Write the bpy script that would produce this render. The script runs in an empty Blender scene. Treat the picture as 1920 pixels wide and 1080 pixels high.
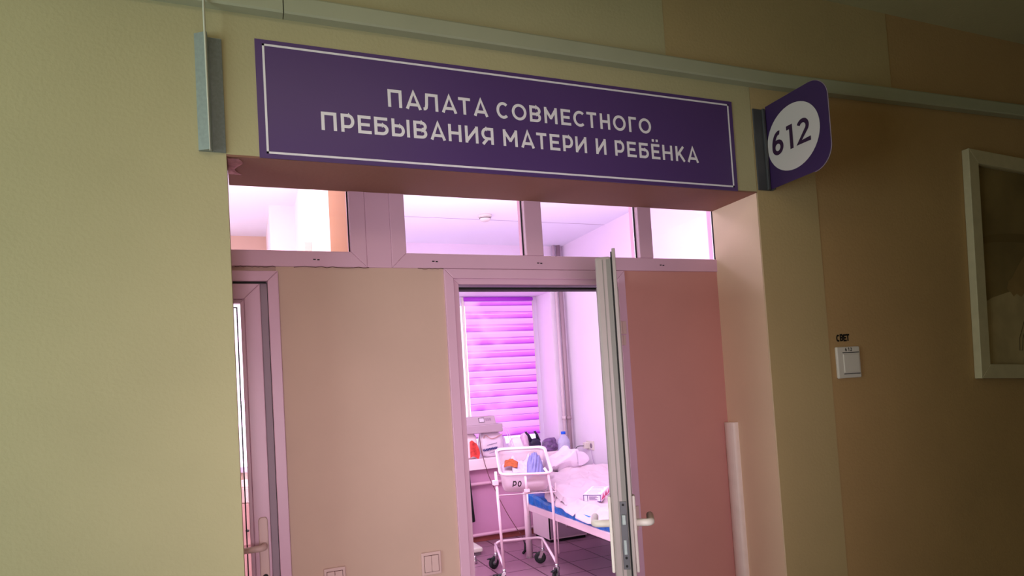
import bpy, math, random
from mathutils import Vector, Matrix, noise
random.seed(7)
col = bpy.context.scene.collection
scn = bpy.context.scene
scn.view_settings.view_transform = 'Standard'
scn.view_settings.look = 'None'
PI = math.pi

# ---------------------------------------------------------------- camera
FPX = 1228.7; PY = 678.2; YAW = .3825; PIT = .0417; ROL = -.0611
cy, sy = math.cos(YAW), math.sin(YAW); cp, sp = math.cos(PIT), math.sin(PIT); cr, sr = math.cos(ROL), math.sin(ROL)
F2 = Vector((sy*cp, cy*cp, sp)); U2 = Vector((-sy*sp, -cy*sp, cp)); R2 = Vector((cy, -sy, 0))
R3 = R2*cr + U2*sr; U3 = U2*cr - R2*sr
CAM = Vector((0, -2.1, 1.55))
cd = bpy.data.cameras.new('camera'); cam = bpy.data.objects.new('camera', cd); col.objects.link(cam)
cd.sensor_width = 36; cd.lens = FPX/1920*36; cd.shift_y = (PY-540)/1920; cd.clip_start = .02
cam.matrix_world = Matrix(((R3.x, U3.x, -F2.x, CAM.x), (R3.y, U3.y, -F2.y, CAM.y), (R3.z, U3.z, -F2.z, CAM.z), (0, 0, 0, 1)))
scn.camera = cam

def at(u, v, x=None, y=None, z=None):
    """survey helper: the point of the place seen at photo pixel (u,v) on the plane x, y or z"""
    d = R3*((u-960)/FPX) - U3*((v-PY)/FPX) + F2
    if x is not None: t = (x-CAM.x)/d.x
    elif y is not None: t = (y-CAM.y)/d.y
    else: t = (z-CAM.z)/d.z
    return CAM + d*t

# ---------------------------------------------------------------- materials
def lin(c):
    return tuple(((k/255)/12.92 if k/255 <= .04045 else (((k/255)+.055)/1.055)**2.4) for k in c)
MATS = {}
def mat(name, rgb, rough=.6, metal=0, var=0.0, scale=6, bump=0, bscale=40, alpha=1, emit=None, estr=0, trans=0, spec=.4):
    if name in MATS: return MATS[name]
    m = bpy.data.materials.new(name); m.use_nodes = True; MATS[name] = m
    nt = m.node_tree; b = nt.nodes['Principled BSDF']; c = lin(rgb)
    b.inputs['Base Color'].default_value = (*c, 1); b.inputs['Roughness'].default_value = rough
    b.inputs['Metallic'].default_value = metal; b.inputs['Specular IOR Level'].default_value = spec
    tc = nt.nodes.new('ShaderNodeTexCoord')
    n = nt.nodes.new('ShaderNodeTexNoise'); n.inputs['Scale'].default_value = scale; n.inputs['Detail'].default_value = 4
    nt.links.new(tc.outputs['Object'], n.inputs['Vector'])
    r = nt.nodes.new('ShaderNodeValToRGB')
    v = max(var, .01)
    r.color_ramp.elements[0].position = .3; r.color_ramp.elements[1].position = .7
    r.color_ramp.elements[0].color = (*[k*(1-v) for k in c], 1); r.color_ramp.elements[1].color = (*[min(1, k*(1+v)) for k in c], 1)
    nt.links.new(n.outputs['Fac'], r.inputs['Fac']); nt.links.new(r.outputs['Color'], b.inputs['Base Color'])
    if bump:
        n2 = nt.nodes.new('ShaderNodeTexNoise'); n2.inputs['Scale'].default_value = bscale; n2.inputs['Detail'].default_value = 3
        nt.links.new(tc.outputs['Object'], n2.inputs['Vector'])
        bp = nt.nodes.new('ShaderNodeBump'); bp.inputs['Strength'].default_value = bump; bp.inputs['Distance'].default_value = .01
        nt.links.new(n2.outputs['Fac'], bp.inputs['Height']); nt.links.new(bp.outputs['Normal'], b.inputs['Normal'])
    if alpha < 1: b.inputs['Alpha'].default_value = alpha
    if trans: b.inputs['Transmission Weight'].default_value = trans; b.inputs['IOR'].default_value = 1.2
    if emit: b.inputs['Emission Color'].default_value = (*lin(emit), 1); b.inputs['Emission Strength'].default_value = estr
    return m

def glass_mat(name, rgb, clear=.9):
    m = bpy.data.materials.new(name); m.use_nodes = True; nt = m.node_tree; nt.nodes.clear()
    o = nt.nodes.new('ShaderNodeOutputMaterial'); mx = nt.nodes.new('ShaderNodeMixShader')
    t = nt.nodes.new('ShaderNodeBsdfTransparent'); t.inputs['Color'].default_value = (*lin(rgb), 1)
    g = nt.nodes.new('ShaderNodeBsdfGlossy'); g.inputs['Roughness'].default_value = .03
    fr = nt.nodes.new('ShaderNodeFresnel'); fr.inputs['IOR'].default_value = 1.35
    nt.links.new(fr.outputs[0], mx.inputs[0]); nt.links.new(t.outputs[0], mx.inputs[1]); nt.links.new(g.outputs[0], mx.inputs[2])
    nt.links.new(mx.outputs[0], o.inputs[0]); return m

def tile_mat():
    m = mat('mauve_floor_tile', (150, 108, 128), .35, var=.08, scale=3)
    nt = m.node_tree; b = nt.nodes['Principled BSDF']
    tc = nt.nodes.new('ShaderNodeTexCoord'); mp = nt.nodes.new('ShaderNodeMapping')
    mp.inputs['Location'].default_value = (.10, .13, 0)
    br = nt.nodes.new('ShaderNodeTexBrick'); br.offset = 0; br.squash = 1
    br.inputs['Scale'].default_value = 1; br.inputs['Brick Width'].default_value = .33; br.inputs['Row Height'].default_value = .33
    br.inputs['Mortar Size'].default_value = .006
    br.inputs['Color1'].default_value = (*lin((152, 110, 130)), 1); br.inputs['Color2'].default_value = (*lin((146, 105, 126)), 1)
    br.inputs['Mortar'].default_value = (*lin((70, 35, 52)), 1)
    nt.links.new(tc.outputs['Object'], mp.inputs['Vector']); nt.links.new(mp.outputs[0], br.inputs['Vector'])
    nt.links.new(br.outputs['Color'], b.inputs['Base Color']); return m

def blind_mat(z0, z1, n):
    """day and night roller fabric: alternating dense and sheer bands, daylight from behind put in as glow"""
    m = bpy.data.materials.new('magenta_zebra_fabric'); m.use_nodes = True; nt = m.node_tree; nt.nodes.clear()
    N = nt.nodes.new; L = nt.links.new
    o = N('ShaderNodeOutputMaterial'); tc = N('ShaderNodeTexCoord'); sx = N('ShaderNodeSeparateXYZ'); L(tc.outputs['Object'], sx.inputs[0])
    mr = N('ShaderNodeMapRange'); mr.inputs[1].default_value = z0; mr.inputs[2].default_value = z1; mr.inputs[3].default_value = 0; mr.inputs[4].default_value = n
    L(sx.outputs['Z'], mr.inputs[0])
    fr = N('ShaderNodeMath'); fr.operation = 'FRACT'; L(mr.outputs[0], fr.inputs[0])
    rp = N('ShaderNodeValToRGB'); rp.color_ramp.interpolation = 'LINEAR'; e = rp.color_ramp.elements
    e[0].position = 0; e[0].color = (*lin((96, 30, 130)), 1); e[1].position = 1; e[1].color = (*lin((150, 70, 190)), 1)
    for p, c in ((.05, (196, 76, 226)), (.14, (206, 96, 234)), (.46, (232, 132, 246)), (.50, (150, 70, 180)), (.56, (240, 150, 248)), (.9, (246, 164, 250)), (.96, (240, 150, 246))):
        k = e.new(p); k.color = (*lin(c), 1)
    L(fr.outputs[0], rp.inputs[0])
    ns = N('ShaderNodeTexNoise'); ns.inputs['Scale'].default_value = 3.2; mp = N('ShaderNodeMapping'); mp.inputs['Scale'].default_value = (1, 1, 1.6)
    L(tc.outputs['Object'], mp.inputs[0]); L(mp.outputs[0], ns.inputs[0])
    gx = N('ShaderNodeMapRange'); gx.inputs[1].default_value = 2.95; gx.inputs[2].default_value = 2.3; L(sx.outputs['X'], gx.inputs[0])
    ml = N('ShaderNodeMath'); ml.operation = 'MULTIPLY'; L(gx.outputs[0], ml.inputs[0])
    n2 = N('ShaderNodeMapRange'); n2.inputs[1].default_value = .38; n2.inputs[2].default_value = .62; n2.inputs[3].default_value = .1; n2.inputs[4].default_value = .75; L(ns.outputs[0], n2.inputs[0]); L(n2.outputs[0], ml.inputs[1])
    mx = N('ShaderNodeMixRGB'); mx.inputs[2].default_value = (*lin((252, 186, 252)), 1); L(ml.outputs[0], mx.inputs[0]); L(rp.outputs[0], mx.inputs[1])
    em = N('ShaderNodeEmission'); em.inputs['Strength'].default_value = 1.1; L(mx.outputs[0], em.inputs[0])  # daylight through the fabric is put in as emission
    df = N('ShaderNodeBsdfDiffuse'); L(mx.outputs[0], df.inputs[0])
    dd = N('ShaderNodeMixRGB'); dd.blend_type = 'MULTIPLY'; dd.inputs[0].default_value = 1; dd.inputs[2].default_value = (.25, .25, .25, 1); L(mx.outputs[0], dd.inputs[1]); L(dd.outputs[0], df.inputs[0])
    ad = N('ShaderNodeAddShader'); L(em.outputs[0], ad.inputs[0]); L(df.outputs[0], ad.inputs[1]); L(ad.outputs[0], o.inputs[0])
    return m

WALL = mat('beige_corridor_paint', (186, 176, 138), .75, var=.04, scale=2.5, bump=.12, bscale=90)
WALLR = mat('beige_corridor_wall_shaded', (186, 150, 104), .8, var=.05, scale=2.5, bump=.15, bscale=90)  # same beige wall, light falloff to the right partly put into the colour
SOFF = mat('pinkish_soffit_shaded', (146, 102, 86), .8, var=.04, scale=3, bump=.08, bscale=60)  # shade under the lintel put into the soffit colour
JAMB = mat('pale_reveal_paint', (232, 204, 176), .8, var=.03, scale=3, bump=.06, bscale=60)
PANEL = mat('beige_partition_paint', (196, 164, 150), .7, var=.05, scale=2.2, bump=.05, bscale=50)
PANELR = mat('rose_glow_partition', (196, 136, 130), .7, var=.06, scale=2, bump=.05, bscale=50)  # reddish glow on the right panel put into its base colour
PVC = mat('mauve_white_pvc', (210, 166, 190), .35, var=.02, scale=5)
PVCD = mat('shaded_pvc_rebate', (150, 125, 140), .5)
LEAF = mat('grey_white_pvc_leaf', (158, 144, 142), .4, var=.03, scale=8)
GASK = mat('black_rubber_gasket', (16, 14, 16), .7)
GLASS = glass_mat('clear_glass', (250, 246, 252))
WHITE = mat('white_plastic', (222, 214, 206), .4, var=.02)
SWITCH = mat('rose_white_switch_plastic', (206, 172, 170), .4)
PURPLE = mat('purple_sign_vinyl', (88, 60, 120), .38, var=.05, scale=2)
LETTER = mat('grey_white_lettering', (246, 240, 250), .5)
DIGIT = mat('deep_purple_digits', (52, 26, 60), .5)
METAL = mat('brushed_aluminium', (150, 160, 158), .5, metal=.35, var=.08, scale=90)
METALD = mat('dark_grey_aluminium', (84, 84, 88), .5, metal=.3, var=.05)
RAIL = mat('pale_green_trunking', (176, 176, 152), .5, var=.03, scale=8)
WWALL = mat('pale_pink_ward_paint', (236, 222, 240), .8, var=.02, scale=2)
WLOW = mat('dusty_pink_ward_paint', (206, 146, 184), .8, var=.04, scale=3)
WCEIL = mat('white_ceiling_panel', (240, 240, 252), .85, var=.01)
LWALL = mat('white_side_room_paint', (244, 232, 234), .85)
TAN = mat('tan_pier_shaded', (176, 130, 92), .8)  # wall end in shade, its darkness put into the colour
SKIRT = mat('red_brown_skirting', (150, 76, 72), .5, var=.15, scale=8)
ENAMEL = mat('white_enamel_tube', (236, 206, 222), .3, spec=.5)
RUBBER = mat('black_rubber_wheel', (26, 32, 34), .5)
CHROME = mat('chrome_steel', (200, 195, 200), .2, metal=.9)
BLUE = mat('blue_vinyl_mattress', (22, 118, 214), .28, var=.25, scale=14, bump=.5, bscale=25)
LINEN = mat('white_pink_linen', (206, 182, 200), .9, var=.05, scale=7, bump=.35, bscale=30)
PILLOWM = mat('white_pillow_cotton', (220, 200, 222), .85, bump=.2, bscale=20)
FLOORM = tile_mat()
CFLOOR = mat('grey_corridor_lino', (150, 140, 125), .5, var=.08)

# ---------------------------------------------------------------- mesh helpers
class MB:
    def __init__(s): s.v = []; s.f = []; s.m = []
    def add(s, vs, fs, mi=0):
        b = len(s.v); s.v += [tuple(v) for v in vs]
        for f in fs: s.f.append([b+i for i in f]); s.m.append(mi)
        return s
    def box(s, x0, x1, y0, y1, z0, z1, mi=0):
        vs = [(x, y, z) for z in (z0, z1) for y in (y0, y1) for x in (x0, x1)]
        return s.add(vs, [(0, 2, 3, 1), (4, 5, 7, 6), (0, 1, 5, 4), (2, 6, 7, 3), (0, 4, 6, 2), (1, 3, 7, 5)], mi)
    def tube(s, pts, r, n=10, cap=True, mi=0, closed=False):
        pts = [Vector(p) for p in pts]; k = len(pts); rr = r if isinstance(r, (list, tuple)) else [r]*k
        rings = []; up = None
        for i, p in enumerate(pts):
            if closed: t = (pts[(i+1) % k]-pts[i-1]).normalized()
            else: t = (pts[min(i+1, k-1)]-pts[max(i-1, 0)]).normalized()
            if up is None: up = t.orthogonal().normalized()
            else: up = (up-t*up.dot(t)).normalized()
            w = t.cross(up)
            rings.append([p+(up*math.cos(a)+w*math.sin(a))*rr[i] for a in [2*PI*j/n for j in range(n)]])
        vs = [q for r_ in rings for q in r_]; fs = []
        for i in range(k if closed else k-1):
            a = i*n; b = ((i+1) % k)*n
            for j in range(n): fs.append((a+j, a+(j+1) % n, b+(j+1) % n, b+j))
        if cap and not closed: fs += [tuple(range(n))[::-1], tuple((k-1)*n+j for j in range(n))]
        return s.add(vs, fs, mi)
    def prism(s, poly, axis, a0, a1, mi=0):
        """extrude 2-D polygon along axis ('x': poly is (y,z); 'y': (x,z); 'z': (x,y))"""
        def P(p, a): return {'x': (a, p[0], p[1]), 'y': (p[0], a, p[1]), 'z': (p[0], p[1], a)}[axis]
        n = len(poly); vs = [P(p, a0) for p in poly]+[P(p, a1) for p in poly]
        fs = [tuple(range(n)), tuple(range(n, 2*n))[::-1]]+[(i, i+n, (i+1) % n+n, (i+1) % n) for i in range(n)]
        return s.add(vs, fs, mi)
    def lathe(s, prof, c, n=24, mi=0):
        vs = []; fs = []
        for r, z in prof: vs += [(c[0]+r*math.cos(2*PI*j/n), c[1]+r*math.sin(2*PI*j/n), c[2]+z) for j in range(n)]
        for i in range(len(prof)-1):
            for j in range(n): fs.append((i*n+j, i*n+(j+1) % n, (i+1)*n+(j+1) % n, (i+1)*n+j))
        return s.add(vs, fs, mi)
    def grid(s, fn, nu, nv, mi=0):
        vs = [fn(i/nu, j/nv) for j in range(nv+1) for i in range(nu+1)]
        fs = [(j*(nu+1)+i, j*(nu+1)+i+1, (j+1)*(nu+1)+i+1, (j+1)*(nu+1)+i) for j in range(nv) for i in range(nu)]
        return s.add(vs, fs, mi)
    def build(s, name, ms, parent=None, bevel=0, smooth=False, solid=0, sub=0):
        me = bpy.data.meshes.new(name); me.from_pydata(s.v, [], s.f)
        for m in (ms if isinstance(ms, (list, tuple)) else [ms]): me.materials.append(m)
        for p, mi in zip(me.polygons, s.m): p.material_index = mi; p.use_smooth = smooth
        import bmesh
        bm = bmesh.new(); bm.from_mesh(me)
        if not solid: bmesh.ops.recalc_face_normals(bm, faces=bm.faces)
        bm.to_mesh(me); bm.free(); me.update()
        o = bpy.data.objects.new(name, me); col.objects.link(o)
        if parent:
            o.parent = parent
            if parent.type == 'EMPTY' or True: o.matrix_parent_inverse = parent_inv(parent)
        if solid: k = o.modifiers.new('s', 'SOLIDIFY'); k.thickness = solid; k.offset = 0
        if bevel: k = o.modifiers.new('b', 'BEVEL'); k.width = bevel; k.segments = 2; k.limit_method = 'ANGLE'
        if sub: k = o.modifiers.new('u', 'SUBSURF'); k.levels = sub; k.render_levels = sub
        return o
LOCAL = set()
def world_of(o):
    m = Matrix.Translation(o.location) @ o.rotation_euler.to_matrix().to_4x4()
    if o.parent: m = world_of(o.parent) @ o.matrix_parent_inverse @ m
    return m
def parent_inv(p):
    """parts are modelled in world coordinates unless their thing is listed as LOCAL"""
    q = p
    while q.parent: q = q.parent
    if q.name in LOCAL: return Matrix.Identity(4)
    return world_of(p).inverted()
def tag(o, label, cat, group=None):
    o['label'] = label; o['category'] = cat
    if group: o['group'] = group
    return o
def thing(name, label, cat, loc=(0, 0, 0), rz=0, group=None, local=False):
    o = bpy.data.objects.new(name, None); col.objects.link(o); o.location = loc; o.rotation_euler = (0, 0, rz); o.empty_display_size = .1
    if local: LOCAL.add(o.name)
    return tag(o, label, cat, group)
def struct(o, label=None):
    o['kind'] = 'structure'
    if label: o['label'] = label
    return o
def sgroup(name, label=None, loc=(0, 0, 0), local=False, rz=0):
    o = bpy.data.objects.new(name, None); col.objects.link(o); o.location = loc; o.rotation_euler = (0, 0, rz); o.empty_display_size = .1
    if local: LOCAL.add(o.name)
    return struct(o, label)
def rbox(x0, x1, y0, y1, z0, z1): return MB().box(x0, x1, y0, y1, z0, z1)
def smooth_path(pts, n=8):
    """Catmull-Rom through pts"""
    P = [Vector(p) for p in pts]; P = [P[0]*2-P[1]]+P+[P[-1]*2-P[-2]]; out = []
    for i in range(1, len(P)-2):
        for k in range(n):
            t = k/n; a, b, c, d = P[i-1], P[i], P[i+1], P[i+2]
            out.append(.5*((2*b)+(c-a)*t+(2*a-5*b+4*c-d)*t*t+(3*b-a-3*c+d)*t**3))
    return out+[P[-2]]
def bend(pts, r, n=6):
    """polyline with rounded corners"""
    P = [Vector(p) for p in pts]; out = [P[0]]
    for i in range(1, len(P)-1):
        a = (P[i-1]-P[i]); b = (P[i+1]-P[i]); ra = min(r, a.length*.45, b.length*.45)
        s = P[i]+a.normalized()*ra; e = P[i]+b.normalized()*ra
        for k in range(n+1):
            t = k/n; out.append(s*(1-t)**2+P[i]*2*t*(1-t)+e*t*t)
    return out+[P[-1]]

# ---------------------------------------------------------------- stroke lettering
def arc(cx, cy_, rx, ry, a0, a1, n=18):
    return [(cx+rx*math.cos(math.radians(a0+(a1-a0)*i/n)), cy_+ry*math.sin(math.radians(a0+(a1-a0)*i/n))) for i in range(n+1)]
def strokes(ch, W, s):
    """centre lines of a capital letter of height 1, width W, pen width s"""
    h = s/2; L, R, T, B = h, W-h, 1-h, h
    if ch == 'П': return [[(L, 0), (L, T), (R, T), (R, 0)]]
    if ch == 'А': return [[(h*.9, 0), (W/2, 1-h*.2), (W-h*.9, 0)], [(.2*W, .26), (.8*W, .26)]]
    if ch == 'Л': return [[(0, B), (.1*W, B+.01), (.18*W, .16), (.22*W, .35), (.25*W, T), (R, T), (R, 0)]]
    if ch == 'Т': return [[(0, T), (W, T)], [(W/2, 1-s*.5), (W/2, 0)]]
    if ch == 'С': return [arc(W*.54, .5, W*.54-h, .5-h, 48, 312, 24)]
    if ch == 'О': return [arc(W/2, .5, W/2-h, .5-h, 0, 360, 36)]
    if ch == 'В':
        r1 = (.5-h+.01)/2
        return [[(L, 0), (L, 1)], [(L, T), (W*.55, T)]+arc(W*.55, T-r1, W*.36-h*.3, r1, 90, -90, 10)+[(L, T-2*r1)], [(L, T-2*r1), (W*.6, T-2*r1)]+arc(W*.6, (B+T-2*r1)/2, W*.4-h, (T-2*r1-B)/2, 90, -90, 10)+[(L, B)]]
    if ch == 'М': return [[(L, 0), (L, 1)], [(R, 0), (R, 1)], [(L, .90), (W/2+.02, .30)], [(R, .90), (W/2-.02, .30)]]
    if ch in 'ЕЁ':
        o = [[(W, B), (L, B), (L, T), (W*.97, T)], [(L, .5), (W*.88, .5)]]
        if ch == 'Ё': o += [[(W*.24, 1.14), (W*.24, 1.14+s)], [(W*.7, 1.14), (W*.7, 1.14+s)]]
        return o
    if ch == 'Н': return [[(L, 0), (L, 1)], [(R, 0), (R, 1)], [(L, .5), (R, .5)]]
    if ch == 'Г': return [[(L, 0), (L, T), (W, T)]]
    if ch == 'Р': return [[(L, 0), (L, 1)], [(L, T), (W*.55, T)]+arc(W*.55, (T+.3)/2, W*.45-h, (T-.3)/2, 90, -90, 12)+[(L, .3)]]
    if ch == 'Б': return [[(W*.94, T), (L, T), (L, B)], [(L, .56), (W*.55, .56)]+arc(W*.55, (.56+B)/2, W*.45-h, (.56-B)/2, 90, -90, 12)+[(L-h, B)]]
    if ch == 'Ы': return [[(L, 1), (L, B)], [(L, .6), (W*.42, .6)]+arc(W*.42, (.6+B)/2, W*.3-h, (.6-B)/2, 90, -90, 12)+[(L-h, B)], [(R, 0), (R, 1)]]
    if ch == 'И': return [[(L, 0), (L, 1)], [(R, 0), (R, 1)], [(L, .10), (R, .90)]]
    if ch == 'Я': return [[(R, 0), (R, 1)], [(R, T), (W*.45, T)]+arc(W*.45, (T+.34)/2, W*.45-h, (T-.34)/2, 90, 270, 12)+[(R, .34)], [(W*.5, .34), (h*.9, 0)]]
    if ch == 'К': return [[(L, 0), (L, 1)], [(W-h*1.2, 1), (L+.02, .36)], [(W*.38, .56), (W-h*.6, 0)]]
    if ch == '6': return [arc(W/2, .32, W/2-h, .32-h, 0, 360, 28), arc(W*.62, .36, W*.62-h, .64-h, 180, 78, 14)]
    if ch == '1': return [[(W*.12, T), (W*.62, T), (W*.62, 0)]]
    if ch == '2': return [arc(W*.46, .68, W*.42-h*.6, .32-h, 155, -35, 16)+[(W*.12, B), (W, B)]]
    return []
def ribbon(pts, s):
    """flat mitred ribbon of width s along 2-D pts -> quads"""
    n = len(pts); closed = (abs(pts[0][0]-pts[-1][0])+abs(pts[0][1]-pts[-1][1])) < 1e-6
    out = []
    for i in range(n):
        p = Vector(pts[i])
        a = (p-Vector(pts[i-1])) if i else ((p-Vector(pts[-2])) if closed else None)
        b = (Vector(pts[i+1])-p) if i < n-1 else ((Vector(pts[1])-p) if closed else None)
        if a is None: a = b
        if b is None: b = a
        a = a.normalized(); b = b.normalized(); na = Vector((-a.y, a.x)); nb = Vector((-b.y, b.x)); m = (na+nb)
        m = na if m.length < 1e-3 else m.normalized()
        k = min(1/max(m.dot(na), .2), 1.9)
        out.append((p+m*k*s/2, p-m*k*s/2))
    return out
def put_strokes(mb, lines, s, place):
    for li, ln in enumerate(lines):
        r = ribbon(ln, s); vs = []
        lift = (CAM-Vector(place(0, 0))).normalized()*(.00018*li)
        for a, b in r: vs += [Vector(place(a.x, a.y))+lift, Vector(place(b.x, b.y))+lift]
        mb.add(vs, [(2*i, 2*i+1, 2*i+3, 2*i+2) for i in range(len(r)-1)])

# ================================================================ SETTING: corridor
LZ = 2.303; XL = -.036; XR = 1.984; T = .28
wf = MB()
wf.box(-5, XL, 0, .12, 0, 3.2)
wf.box(XL, XR, 0, T, LZ+.002, 2.78); wf.box(XL, 1.578, 0, T, 2.78, 3.2)
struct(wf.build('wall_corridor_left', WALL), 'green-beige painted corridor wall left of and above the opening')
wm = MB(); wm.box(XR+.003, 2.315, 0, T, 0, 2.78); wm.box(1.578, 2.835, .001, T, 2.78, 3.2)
struct(wm.build('wall_corridor_middle', mat('beige_corridor_wall_half_shaded', (188, 164, 120), .8, var=.04, scale=2.5, bump=.12, bscale=90)), 'beige strip of corridor wall right of the opening and above the number sign')  # middle step of the falloff put into the wall colour
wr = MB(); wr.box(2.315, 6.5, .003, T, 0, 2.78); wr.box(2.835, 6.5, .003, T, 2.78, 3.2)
struct(wr.build('wall_corridor_right', WALLR), 'beige corridor wall right of the opening, toned darker for the light falloff')
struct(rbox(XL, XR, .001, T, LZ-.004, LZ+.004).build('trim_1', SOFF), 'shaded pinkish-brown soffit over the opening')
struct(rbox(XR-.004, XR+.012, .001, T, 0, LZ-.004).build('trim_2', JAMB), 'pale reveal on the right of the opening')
struct(rbox(-5, 6.5, -3.4, T, -.08, 0).build('floor', CFLOOR))
struct(rbox(-5, 6.5, -3.4, T, 3.2, 3.28).build('ceiling', WALL))
struct(rbox(-5, 6.5, -3.5, -3.4, 0, 3.2).build('wall_behind', WALL))
struct(rbox(-5.1, -5, -3.4, .12, 0, 3.2).build('wall_corridor_end_left', WALL))
struct(rbox(6.5, 6.6, -3.4, T, 0, 3.2).build('wall_corridor_end_right', WALLR))
struct(rbox(-.75, -.67, .12, T+.08, 0, 3.2).build('wall_niche_left', PANEL))

# partition with its two doors and the transom band
PB = T+.085
struct(rbox(.100, .705, T, PB, 0, 2.03).build('wall_partition_middle', PANEL), 'beige wall panel between the two plastic doors')
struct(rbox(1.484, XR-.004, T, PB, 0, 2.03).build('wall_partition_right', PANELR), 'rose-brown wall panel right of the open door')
struct(rbox(-.67, .105, T+.01, PB, 1.995, 2.03).build('wall_partition_over_left_door', PANEL))
struct(rbox(.70, 1.49, T+.02, PB, 1.99, 2.03).build('wall_partition_over_ward_door', PANEL))
struct(rbox(-.67, XR, T+.001, PB, 2.5, 3.2).build('wall_partition_top', PANEL))

def frame_bars(parent, x0, x1, z0, z1, w, yf, yb, m, name='frame', wb=None, wr_=None):
    mb = MB(); wb = w if wb is None else wb
    # mitred rectangular frame
    def quad(poly): mb.prism(poly, 'y', yf, yb)
    quad([(x0, z0), (x0+w, z0+wb), (x0+w, z1-w), (x0, z1)])
    quad([(x1, z1), (x1-w, z1-w), (x1-w, z0+wb), (x1, z0)])
    quad([(x0, z1), (x0+w, z1-w), (x1-w, z1-w), (x1, z1)])
    if wb: quad([(x0, z0), (x1, z0), (x1-w, z0+wb), (x0+w, z0+wb)])
    return mb.build(name, m, parent, bevel=.0025)

def transom(name, x0, x1, mull, label, slots):
    t = sgroup(name, label, (x0, T, 2.02))
    frame_bars(t, x0, x1, 2.022, 2.5, .056, T-.006, T+.065, PVC, 'window_frame')
    for mx in mull: rbox(mx[0], mx[1], T-.006, T+.065, 2.078, 2.445).build('mullion', PVC, t, bevel=.003)
    edges = [x0+.056]+[e for mx in mull for e in mx]+[x1-.056]
    for i in range(0, len(edges), 2):
        a, b = edges[i], edges[i+1]
        rbox(a+.001, b-.001, T+.028, T+.034, 2.079, 2.443).build('pane', GLASS, t)
        g = MB(); g.box(a, a+.004, T+.020, T+.027, 2.078, 2.444); g.box(b-.004, b, T+.020, T+.027, 2.078, 2.444); g.box(a, b, T+.02, T+.027, 2.078, 2.081)
        g.build('gasket', GASK, t)
    for u in slots:
        p = at(u, 492, y=T-.006); rbox(p.x-.012, p.x-.003, T-.008, T-.005, 2.046, 2.0495).build('drain_slot', GASK, t); rbox(p.x+.002, p.x+.010, T-.008, T-.005, 2.045, 2.0485).build('drain_slot', GASK, t)
    return t
transom('window_1', -.67, .415, [], 'left transom light above the closed door', [594])
transom('window_2', .505, XR+.07, [(1.047, 1.122), (1.578, 1.645)], 'wide three-pane transom above the open ward door', [816, 1012, 1241])
struct(rbox(.415, .505, T-.004, T+.065, 2.022, 2.5).build('trim_3', PVC, bevel=.002), 'flat pvc coupling strip between the two transoms')
# lead wire lines of cracks along the bottom of the transom
ck = MB()
for (xa_, xb_) in ((-.03, .10), (.16, .42), (.60, .70)):
    p = [(xa_+(xb_-xa_)*i/14, T-.0065, 2.021+random.uniform(-.003, .002)) for i in range(15)]
    ck.tube(p, .0013, 4)
struct(ck.build('trim_4', mat('grey_crack_sealant', (92, 62, 58), .9)), 'ragged dark sealant crack under the transoms')

# door 1 (left, closed, glazed)
d1 = sgroup('door_1', 'closed white plastic door with glass, mostly hidden behind the corridor wall', (-.25, T, 0))
xo = .107; x0 = -.66
frame_bars(d1, x0, xo, 0, 2.005, .036, T-.012, T+.06, PVC, 'door_frame', wb=0)
rb = MB(); rb.box(xo-.060, xo-.036, T+.010, T+.05, 0, 1.966); rb.box(x0+.036, xo-.036, T+.004, T+.05, 1.962, 1.968); rb.build('rebate', PVCD, d1)
gk = MB(); gk.box(xo-.0375, xo-.035, T+.002, T+.010, 0, 1.966); gk.box(x0+.036, xo-.04, T-.006, T+.003, 1.963, 1.967); gk.build('gasket', GASK, d1)
lf = frame_bars(d1, x0+.04, xo-.060, .01, 1.962, .052, T-.004, T+.052, PVC, 'leaf')
sx1 = xo-.060-.052
bd = frame_bars(lf, x0+.092, sx1, .062, 1.910, .013, T+.004, T+.04, PVC, 'glazing_bead')
pn = rbox(x0+.104, sx1-.012, T+.024, T+.03, .073, 1.898).build('pane', GLASS, lf)
sp_ = MB(); sp_.box(sx1-.026, sx1-.022, T+.020, T+.024, .1, 1.885); sp_.box(x0+.104, sx1-.022, T+.020, T+.024, 1.881, 1.885); sp_.build('spacer_bar', GASK, lf)
hx = at(494, 1000, y=T-.01).x; hz = at(498, 1025, y=T-.03).z
hp = MB(); hp.prism([(hx-.015, hz-.14), (hx+.015, hz-.14), (hx+.015, hz+.085), (hx+.009, hz+.094), (hx-.009, hz+.094), (hx-.015, hz+.085)], 'y', T-.012, T-.004)
hpo = hp.build('handle_plate', SWITCH, lf, bevel=.003)
MB().tube(bend([(hx, T-.01, hz), (hx, T-.05, hz), (hx-.12, T-.052, hz-.002)], .02), [.011]*8+[.009], 10).build('handle', SWITCH, lf, smooth=True)
MB().tube([(hx+.001, T-.016, hz-.102), (hx+.001, T-.011, hz-.102)], .009, 14).build('keyhole', GASK, lf)

# door 2 (open toward the corridor)
d2 = sgroup('door_2', 'white plastic ward door standing open toward the corridor, seen edge on', (1.43, T, 0))
X0, X1, Z1 = .699, 1.49, 2.02
frame_bars(d2, X0, X1, 0, Z1, .037, T-.012, T+.03, PVC, 'casing', wb=0)
frame_bars(d2, X0+.034, X1-.034, 0, Z1-.034, .024, T-.002, T+.07, PVC, 'door_frame', wb=0)
gk = MB(); gk.box(X0+.057, X0+.061, T+.03, T+.075, 0, Z1-.066); gk.box(X0+.06, X1-.06, T+.02, T+.075, Z1-.075, Z1-.066); gk.build('gasket', GASK, d2)
HX, HY = 1.437, T-.014; TH = math.radians(59.3)
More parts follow.
